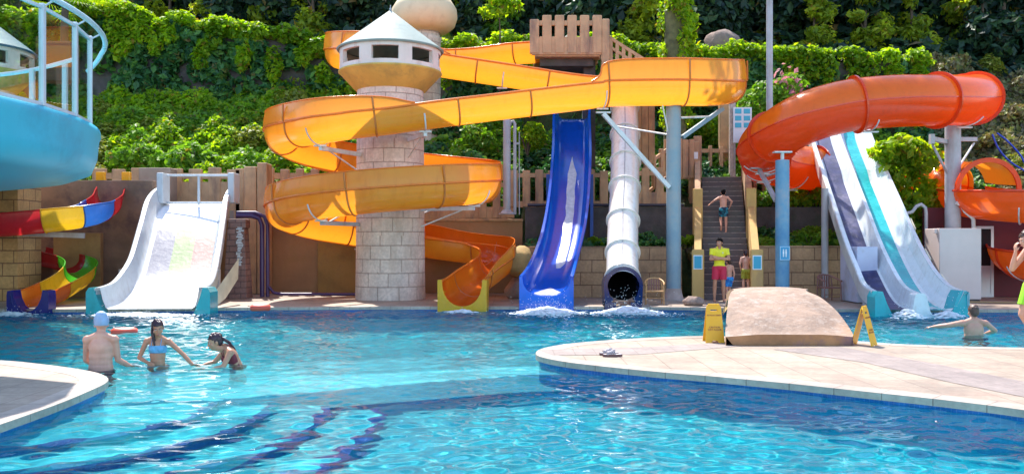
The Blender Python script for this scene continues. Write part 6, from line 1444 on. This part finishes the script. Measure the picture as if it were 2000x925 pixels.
def person(label, loc, rz, H, J, skin, hair, clothes=(), hairfn=None, head_yaw=0, head_pitch=0, head_roll=0, build_=1.0, root_z=0, palm=None, curl=.5, feet=True, lean=None, voxel=.009, group=None, brow=True, waist_=1.0):
    """J: overrides of joint positions for a 1.75 m figure facing -Y.  'l' is the picture-left arm of a figure facing the camera"""
    s = H / 1.75
    D = dict(pelvis=(0, 0, .95), waist=(0, 0, 1.09), chest=(0, .0, 1.28), neckb=(0, .01, 1.46), head=(0, -.015, 1.605),
             shl=(-.175, .0, 1.425), shr=(.175, .0, 1.425), ell=(-.24, .02, 1.14), elr=(.24, .02, 1.14), wrl=(-.26, -.05, .89), wrr=(.26, -.05, .89),
             hil=(-.09, 0, .91), hir=(.09, 0, .91), knl=(-.10, -.01, .50), knr=(.10, -.01, .50), anl=(-.105, .02, .085), anr=(.105, .02, .085))
    D.update(J); P = {k: V3(v) * s for k, v in D.items()}; B = build_
    t = empty('person', (loc[0], loc[1], loc[2] if len(loc) > 2 else .104), rz, label, 'person', group)
    Rh = Matrix.Rotation(head_yaw, 3, 'Z') @ Matrix.Rotation(head_pitch, 3, 'X') @ Matrix.Rotation(head_roll, 3, 'Y'); hc = P['head']
    def hp(x, y, z): return hc + Rh @ (V3((x, y, z)) * s * HS)
    HS = 1.07 + (0.12 if H < 1.4 else .04 if H < 1.6 else 0)
    up = (P['neckb'] - P['pelvis']).normalized(); side = (P['shr'] - P['shl']).normalized(); fw = up.cross(side).normalized()       # towards the back
    ax = Matrix((side, fw, up)).transposed()
    mb = MB()
    def el(c, rx_, ry_, rz_): mb.ell(c, rx_ * s * B, ry_ * s * B, rz_ * s, 18, 12, ax)
    el(P['chest'], .150, .098, .175); el(P['chest'] + up * .06 * s - fw * .03 * s, .135, .075, .10); el(P['waist'], .128 * waist_, .092, .15); el(P['pelvis'], .148 * (1 + (waist_ - 1) * .4), .105, .125)
    el(P['chest'].lerp(P['waist'], .55), .137 * (1 + (waist_ - 1) * .7), .094, .15); el(P['waist'].lerp(P['pelvis'], .5), .136 * waist_, .097, .12)
    for q in ('hil', 'hir'): el(P[q] + fw * .035 * s - up * .01 * s, .085, .088, .095)
    for q in ('shl', 'shr'): mb.ell(P[q] + V3((0, 0, -.012)) * s, .058 * s * B, .055 * s * B, .058 * s, 14, 10); capsule(mb, P[q] - up * .01 * s, P['neckb'] + up * .01 * s, .046 * s * B, .056 * s)
    capsule(mb, P['neckb'] - up * .03 * s, hc - V3((0, 0, .07)) * s, .062 * s * B, .054 * s)
    for S_ in 'lr':
        capsule(mb, P['sh' + S_], P['el' + S_], .050 * s * B, .038 * s * B); capsule(mb, P['el' + S_], P['el' + S_].lerp(P['wr' + S_], .35), .038 * s * B, .039 * s * B); capsule(mb, P['el' + S_].lerp(P['wr' + S_], .35), P['wr' + S_], .039 * s * B, .024 * s)
        capsule(mb, P['hi' + S_], P['kn' + S_], .082 * s * B, .052 * s); cm = P['kn' + S_].lerp(P['an' + S_], .3) + fw * .018 * s
        capsule(mb, P['kn' + S_], cm, .051 * s, .054 * s * B); capsule(mb, cm, P['an' + S_], .054 * s * B, .035 * s)
        if feet:
            f0 = P['an' + S_]; fd = (feet if isinstance(feet, dict) else {}).get(S_, (0, -1, 0)); fd = V3(fd).normalized(); dn = V3((0, 0, -1))
            capsule(mb, f0 + dn * .045 * s - fd * .03 * s, f0 + fd * .10 * s + dn * .055 * s, .034 * s, .034 * s); capsule(mb, f0 + fd * .08 * s + dn * .055 * s, f0 + fd * .165 * s + dn * .066 * s, .036 * s, .020 * s)
            wd = fd.cross(dn)
            for k in range(5): q = f0 + fd * (.165 - .008 * abs(k - 1)) * s + dn * .070 * s + wd * (.016 * (k - 2)) * s; capsule(mb, q, q + fd * (.028 - .003 * k) * s, .0095 * s, .008 * s, 6)
        pd = (P['wr' + S_] - P['el' + S_]).normalized(); pa = (palm or {}).get(S_, (-1 if S_ == 'r' else 1, 0, 0)); hd = (palm or {}).get('d' + S_, pd)
        hand(mb, P['wr' + S_], hd, pa, s * (.95 if H > 1.5 else .9), -1 if S_ == 'l' else 1, curl)
    # head: skull, jaw, nose, ears, brow, lips
    def hell(x, y, z, a, b, c): mb.ell(hp(x, y, z), a * s * HS, b * s * HS, c * s * HS, 16, 12, Rh)
    hell(0, .012, .028, .074, .092, .088); hell(0, -.018, -.03, .058, .068, .075); hell(0, -.045, -.082, .032, .030, .026)
    hell(0, -.088, -.012, .012, .016, .024); hell(0, -.098, -.03, .016, .013, .011); hell(0, -.076, .022, .05, .014, .011)
    for k in (-1, 1): hell(k * .077, .012, -.01, .009, .018, .030); hell(k * .045, -.055, -.025, .022, .02, .024)
    hell(0, -.083, -.062, .026, .011, .010)
    fuse(mb, 'body', skin, t, voxel * max(.8, s), 7)
    for k in (-1, 1):
        e = MB(); e.ell(hp(k * .030, -.079, .005), .011 * s * HS, .008 * s * HS, .0065 * s * HS, 10, 8, Rh); e.build('eye', M_eyew, t)
        e2 = MB(); e2.ell(hp(k * .030, -.0865, .005), .0048 * s * HS, .003 * s * HS, .0052 * s * HS, 8, 6, Rh); e2.build('iris', M_eyed, t)
        if brow: e = MB(); e.ell(hp(k * .031, -.088, .024), .018 * s * HS, .005 * s * HS, .0035 * s * HS, 8, 6, Rh); e.build('eyebrow', hair or HAIR['brown'], t)
    e = MB(); e.ell(hp(0, -.0935, -.061), .021 * s * HS, .0045 * s * HS, .0065 * s * HS, 10, 6, Rh); e.build('lips', M_lip, t)
    if hairfn: hairfn(t, hp, s * HS, Rh, hair, P)
    for c in clothes: c(t, P, s, B, ax, up, fw, el)
    return t
def short_hair(t, hp, s, Rh, m, P, low=-.03, vol=1.0):
    mb = MB(); mb.ell(hp(0, .018, .034), .081 * s * vol, .100 * s * vol, .096 * s * vol, 22, 16, Rh); mb.ell(hp(0, .05, -.005), .072 * s, .062 * s, .075 * s, 16, 12, Rh)
    r = random.Random(3)
    for i in range(26): a = r.uniform(0, 6.28); e = r.uniform(.2, 1.4); mb.ell(hp(.078 * math.cos(a) * math.cos(e), .02 + .098 * math.sin(a) * math.cos(e), .034 + .095 * math.sin(e)), .018 * s, .018 * s, .012 * s, 6, 5, Rh)
    inv = Rh.transposed(); c0 = hp(0, 0, 0)
    def keep(v):
        q = inv @ (v - c0) / s
        return q.z > (.052 if q.y < -.045 else .035 if q.y < -.02 else -.015 if q.y < .03 else low - .05)
    fuse(mb, 'hair', m, t, .007, 1, keep)
def cap_fn(t, hp, s, Rh, m, P):
    mb = MB(); mb.ell(hp(0, .018, .045), .090 * s, .108 * s, .112 * s, 24, 18, Rh); mb.ell(hp(0, .05, .11), .07 * s, .07 * s, .06 * s, 16, 12, Rh)
    inv = Rh.transposed(); c0 = hp(0, 0, 0); fuse(mb, 'swim_cap', mat('cap_blue', (.30, .42, .62), .45, .12, 8, .006, 25), t, .007, 1, lambda v: (inv @ (v - c0)).z / s > (-.005 if (inv @ (v - c0)).y < 0 else -.02))
def shorts(col, zb=.64, zt=1.0, infl=.014, name='shorts', pattern=None):
    def f(t, P, s, B, ax, up, fw, el):
        mb = MB(); i = infl
        mb.ell(P['pelvis'], (.148 * B + i) * s, (.105 * B + i) * s, .14 * s, 18, 12, ax); mb.ell(P['waist'], (.128 * B + i) * s, (.092 * B + i) * s, .15 * s, 18, 12, ax)
        for S_ in 'lr':
            mb.ell(P['hi' + S_] + fw * .035 * s - up * .01 * s, (.085 * B + i) * s, (.088 * B + i) * s, (.095 + i) * s, 18, 12, ax)
            capsule(mb, P['hi' + S_], P['kn' + S_], (.082 * B + i) * s, (.070 * B + i) * s)
        k_ = lambda v: v.dot(up) < P['pelvis'].dot(up) + (zt - .95) * s and all((v - P['hi' + S_]).dot((P['kn' + S_] - P['hi' + S_]).normalized()) < (.91 - zb) * s or (v - P['hi' + S_]).length > (v - P['hi' + ('r' if S_ == 'l' else 'l')]).length + .02 for S_ in 'lr')
        fuse(mb, name, col, t, .009, 2, k_)
    return f
def polo(t, P, s, B, ax, up, fw, el):
    mb = MB(); i = .016
    for c, a in (('chest', (.150, .098, .175)), ('waist', (.128, .092, .15)), ('pelvis', (.148, .105, .125))): mb.ell(P[c], (a[0] * B + i) * s, (a[1] * B + i) * s, (a[2] + i) * s, 18, 12, ax)
    mb.ell(P['chest'] + up * .06 * s - fw * .03 * s, .15 * s * B, .09 * s * B, .11 * s, 18, 12, ax)
    for S_ in 'lr': mb.ell(P['sh' + S_], .076 * s, .072 * s, .076 * s, 14, 10); capsule(mb, P['sh' + S_], P['neckb'] - up * .02 * s, .064 * s, .062 * s); capsule(mb, P['sh' + S_], P['el' + S_], .066 * s, .060 * s)
    def keep(v):
        if v.dot(up) < P['pelvis'].dot(up) - .0 * s or v.dot(up) > P['neckb'].dot(up) + .0 * s: return False
        q = v - P['neckb']
        if q.length < .085 * s and v.y < P['neckb'].y: return False
        for S_ in 'lr':
            d = (P['el' + S_] - P['sh' + S_]); L = d.length; f_ = (v - P['sh' + S_]).dot(d) / L / L; rad = ((v - P['sh' + S_]) - d * f_).length
            if f_ > .62 and rad < .085 * s: return False
        return True
    m = mat('polo_yellow', (.80, .74, .03), .7, .08, 6, .006, 14)
    o = fuse(mb, 'polo_shirt', m, t, .009, 2, keep)
    mb = MB(); n_ = P['neckb']
    for k in (-1, 1): mb.add([n_ + V3(q) * s for q in ((k * .015, -.098, -.07), (k * .075, -.07, -.015), (k * .085, -.03, .035), (k * .055, -.05, .05))], [(0, 1, 2, 3)])
    c = mb.build('collar', m, o); md = c.modifiers.new('t', 'SOLIDIFY'); md.thickness = .006
    mb = MB(); q = P['chest'] + V3((.075, -.125, .055)) * s; mb.ell(q, .022 * s, .006, .022 * s, 12, 8); mb.build('badge', mat('badge_white', (.7, .72, .5), .5), o)
Mred = mat('shorts_red', (.52, .02, .06), .7, .12, 6, .006, 14); Mlime = mat('shorts_lime', (.30, .72, .02), .6, .1, 6, .006, 14)
def dapple(name, c1, c2, sc_=14):
    T = NT(name); n_ = T.noise(T.co(), sc_, 3, .6); T.l(T.ramp(n_.outputs[0], [(.44, c1), (.56, c2)]), T.b.inputs[0]); T.b.inputs['Roughness'].default_value = .7; return T.m
Mteal = dapple('trunks_teal_navy', (.005, .02, .06), (.02, .30, .42), 7); Mbluep = dapple('trunks_blue', (.01, .12, .55), (.03, .35, .75), 16); Molive = dapple('trunks_olive', (.30, .30, .02), (.42, .40, .05), 14)
# lifeguard, arms crossed
a = W(1405, 588, 23.7)
person('lifeguard in yellow polo and red shorts, arms crossed, before the stairs', (a.x, 23.7, .104), R(-6), 1.74,
       dict(shl=(-.19, .0, 1.42), shr=(.19, .0, 1.42), ell=(-.245, -.10, 1.16), elr=(.245, -.10, 1.16), wrl=(.06, -.215, 1.17), wrr=(-.06, -.185, 1.21), anl=(-.13, .02, .085), anr=(.12, .02, .085), knl=(-.12, -.01, .5), knr=(.11, -.01, .5)),
       SK['tan'], HAIR['black'], (polo, shorts(Mred, .60, .98, .022)), short_hair, head_yaw=R(-32), head_pitch=R(4), palm=dict(l=(0, 1, 0), r=(0, 1, 0)), curl=.3, build_=1.03)
# boy running up the stairs, seen from behind
yy = 27.0; k = int((yy - SY) / math.cos(SA) / RU); zz = .1 + (k + 0) * RI
a = W(1413, 450, yy); zz = .1 + RI * (int(((yy - SY) * math.cos(SA) + (a.x - SX) * math.sin(SA)) / RU) + 1)
person('boy in teal and navy trunks running up the stairs, seen from behind', (a.x, yy, zz), R(172), 1.34,
       dict(pelvis=(0, 0, .97), waist=(0, .0, 1.1), chest=(0, -.05, 1.28), neckb=(0, -.07, 1.45), head=(0, -.10, 1.62), shl=(-.17, -.05, 1.42), shr=(.17, -.05, 1.42), ell=(-.33, .02, 1.25), wrl=(-.27, -.1, 1.06), elr=(.36, .10, 1.30), wrr=(.52, .05, 1.18),
            knl=(-.10, .0, .50), anl=(-.09, .12, .085), knr=(.10, -.12, .57), anr=(.10, .12, .30), hil=(-.09, 0, .93), hir=(.09, 0, .93)),
       SK['pink'], HAIR['black'], (shorts(Mteal, .62, 1.0, .02, 'trunks'),), short_hair, feet=dict(l=(0, -1, 0), r=(0, -.5, -.8)), curl=.4)
# boys at the foot of the stairs
a = W(1456, 575, 24.55)
person('boy in olive patterned trunks walking to the stairs with purple-black hair', (a.x, 24.5, .1 + RI), R(175), 1.22, dict(ell=(-.25, .08, 1.18), wrl=(-.22, .02, .95), elr=(.25, .06, 1.18), wrr=(.2, -.06, .98), knl=(-.1, -.12, .55)), SK['pink'], HAIR['wet'], (shorts(Molive, .60, 1.0, .024, 'trunks'),), short_hair)
a = W(1424, 585, 24.1)
person('boy in blue trunks half hidden behind the lifeguard', (a.x, 24.12, .104), R(-160), 1.16, dict(knl=(-.1, -.12, .55)), SK['pink'], HAIR['brown'], (shorts(Mbluep, .58, 1.0, .024, 'trunks'),), short_hair)
# man at the right edge, side view facing left
a = XY(1998, 685)
person('man in lime green shorts standing on the peninsula, one hand at his chin', (a[0] + .17, a[1], .104), R(-88), 1.80,
       dict(head=(0, -.11, 1.58), neckb=(0, -.02, 1.45), chest=(0, .02, 1.28), pelvis=(0, .03, .95), elr=(.22, .06, 1.15), wrr=(.20, -.13, .97), ell=(-.20, -.20, 1.16), wrl=(-.12, -.20, 1.40), knl=(-.10, -.12, .51), anl=(-.1, .12, .09), knr=(.10, .10, .50), anr=(.10, .24, .09)),
       SK['warm'], HAIR['brown'], (shorts(Mlime, .62, 1.0, .02),), short_hair, head_pitch=R(14), palm=dict(r=(0, -.5, 1), dl=(.1, -.1, .9), l=(0, 1, 0)), curl=.9, voxel=.008, build_=1.05)
# man in the water, back to the camera
a = XY(1902, 655, 0)
person('short-haired man standing chest deep in the pool on the right, seen from behind', (a[0], a[1], -1.22), R(178), 1.80,
       dict(shl=(-.20, .0, 1.41), shr=(.20, .0, 1.41), ell=(-.40, -.06, 1.27), wrl=(-.36, -.30, 1.20), elr=(.44, -.05, 1.36), wrr=(.62, -.22, 1.32), head=(0, -.02, 1.60)), SK['warm'], mat('hair_cropped', (.10, .05, .035), .5, .3, 20, .004, 60), (shorts(mat('dark_trunks', (.02, .02, .05), .6)),), short_hair, build_=1.14, waist_=1.12, head_pitch=R(6), palm=dict(l=(0, 0, -1), r=(0, 0, -1)))
# capped boy, back to the camera
a = XY(197, 720, 0)
person('boy with a pale blue swim cap standing waist deep with his back to the camera', (a[0], a[1], -1.0), R(188), 1.74,
       dict(shl=(-.175, .0, 1.41), shr=(.175, 0, 1.41), ell=(-.20, -.06, 1.12), wrl=(-.36, -.26, .96), elr=(.22, -.10, 1.12), wrr=(.12, -.30, .97), head=(0, -.02, 1.60)), SK['pink'], None, (shorts(mat('dark_trunks', (0, 0, 0))),), cap_fn, head_yaw=R(14), head_pitch=R(6), palm=dict(l=(0, 0, -1), r=(0, 0, -1)), voxel=.008, brow=False, build_=1.04, waist_=1.14)
# girl in a blue bikini
def bikini(t, P, s, B, ax, up, fw, el):
    mb = MB(); i = .008; m = mat('bikini_blue', (.16, .42, .68), .6, .12, 8, .008, 30)
    mb.ell(P['chest'], (.150 * B + i) * s, (.098 * B + i) * s, (.175 + i) * s, 18, 12, ax); mb.ell(P['chest'] + up * .06 * s - fw * .03 * s, (.135 * B + i) * s, (.075 * B + i) * s, (.10 + i) * s, 18, 12, ax)
    for k in (-1, 1): mb.ell(P['chest'] - fw * .075 * s + ax @ V3((k * .062 * s, 0, .005 * s)), .055 * s, .04 * s, .05 * s, 12, 8)
    o = fuse(mb, 'bikini_top', m, t, .008, 2, lambda v: -.065 * s < (v - P['chest']).dot(up) < .06 * s)
    for k in (-1, 1): MB().tube([P['chest'] - fw * .105 * s + ax @ V3((k * .07 * s, 0, .05 * s)), P['neckb'] + ax @ V3((k * .07 * s, -.05 * s, -.02 * s)), P['neckb'] + ax @ V3((k * .03 * s, .05 * s, .03 * s))], .005 * s, 6).build('strap', m, o)
def long_hair(t, hp, s, Rh, m, P, side=-1):
    short_hair(t, hp, s, Rh, m, P, low=-.05, vol=1.02)
    r = random.Random(4)
    for i in range(9):
        x0 = side * (.066 + r.uniform(-.01, .012)); y0 = -.01 + r.uniform(-.03, .04); dx = r.uniform(-.02, .03)
        MB().tube(crom([list(hp(x0 * .8, y0, .06)), list(hp(x0, y0, -.03)), list(hp(x0 + dx * .3, y0 - .03, -.13)), list(hp(x0 - side * .012 + dx, y0 - .06, -.24)), list(hp(x0 - side * .02 + dx, y0 - .06, -.34 - .03 * r.random()))], 4), [.014 * s] * 8 + [.011 * s] * 5 + [.008 * s] * 3 + [.003 * s], 6).build('hair_strand', m, t)
a = XY(308, 711, 0)
person('girl with long wet hair in a blue bikini top, standing waist deep', (a[0], a[1], -.92), R(6), 1.55,
       dict(shl=(-.165, .0, 1.41), shr=(.165, 0, 1.40), ell=(-.27, -.02, 1.15), wrl=(-.10, -.17, 1.09), elr=(.40, -.06, 1.20), wrr=(.60, -.14, 1.0), head=(.01, -.04, 1.605)), SK['tan'], HAIR['wet'], (bikini, shorts(mat('bikini_blue', (.16, .42, .68), .6, .12, 8, .008, 30), .86, .93, .01, 'bikini_bottom')), long_hair, head_yaw=R(20), head_pitch=R(14), head_roll=R(-4), build_=.88, palm=dict(r=(0, 0, -1), l=(0, 1, 0)), voxel=.007)
# woman leaning forward
def suit(t, P, s, B, ax, up, fw, el):
    mb = MB(); i = .009; m = mat('swimsuit_dark_red', (.20, .015, .03), .6, .1)
    mb.ell(P['chest'], (.150 * B + i) * s, (.098 * B + i) * s, (.175 + i) * s, 18, 12, ax); mb.ell(P['chest'] + up * .06 * s - fw * .03 * s, (.135 * B + i) * s, (.075 * B + i) * s, (.10 + i) * s, 18, 12, ax)
    for k in (-1, 1): mb.ell(P['chest'] - fw * .09 * s + ax @ V3((k * .068 * s, 0, -.005 * s)), .065 * s, .06 * s, .062 * s, 12, 8)
    mb.ell(P['waist'], (.128 * B + i) * s, (.092 * B + i) * s, .15 * s, 18, 12, ax); o = fuse(mb, 'swimsuit', m, t, .008, 2, lambda v: (v - P['chest']).dot(up) < .05 * s and ((v - P['chest']).dot(fw) < .05 * s))
    for k in (-1, 1): MB().tube([P['chest'] - fw * .11 * s + ax @ V3((k * .075 * s, 0, .04 * s)), P['neckb'] + ax @ V3((k * .085 * s, -.06 * s, -.02 * s)), P['neckb'] + ax @ V3((k * .07 * s, .04 * s, .03 * s)), P['neckb'] + ax @ V3((k * .04 * s, .075 * s, -.0 * s))], .007 * s, 6).build('strap', m, o)
def pony(t, hp, s, Rh, m, P):
    short_hair(t, hp, s, Rh, m, P, low=-.04)
    for i in range(4):
        MB().tube(crom([list(hp(0.01 * i, .10, .02)), list(hp(.01 * i, .17, -.05)), list(hp(.012 * i, .21, -.13)), list(hp(.012 * i, .24, -.22))], 4), [.022 * s] * 6 + [.015 * s] * 4 + [.012 * s, .008 * s, .003 * s], 7).build('ponytail', m, t)
a = XY(436, 712, 0)
person('dark-haired woman with a ponytail leaning forward in the water in a dark red swimsuit', (a[0] + .06, a[1] + .05, -.94), R(-62), 1.62,
       dict(pelvis=(0, .12, .84), waist=(0, .11, .98), chest=(0, .04, 1.13), neckb=(0, -.05, 1.27), head=(0, -.20, 1.36), shl=(-.17, -.01, 1.22), shr=(.17, -.01, 1.22), ell=(-.25, -.16, 1.03), wrl=(-.22, -.38, .98), elr=(.25, -.12, 1.02), wrr=(.24, -.34, .97),
            hil=(-.09, .12, .80), hir=(.09, .12, .80), knl=(-.1, -.05, .5), knr=(.1, -.05, .5), anl=(-.1, .1, .12), anr=(.1, .1, .12)), SK['tan'], HAIR['wet'], (suit,), pony, head_pitch=R(14), palm=dict(l=(0, 0, -1), r=(0, 0, -1)), build_=1.0, voxel=.008)
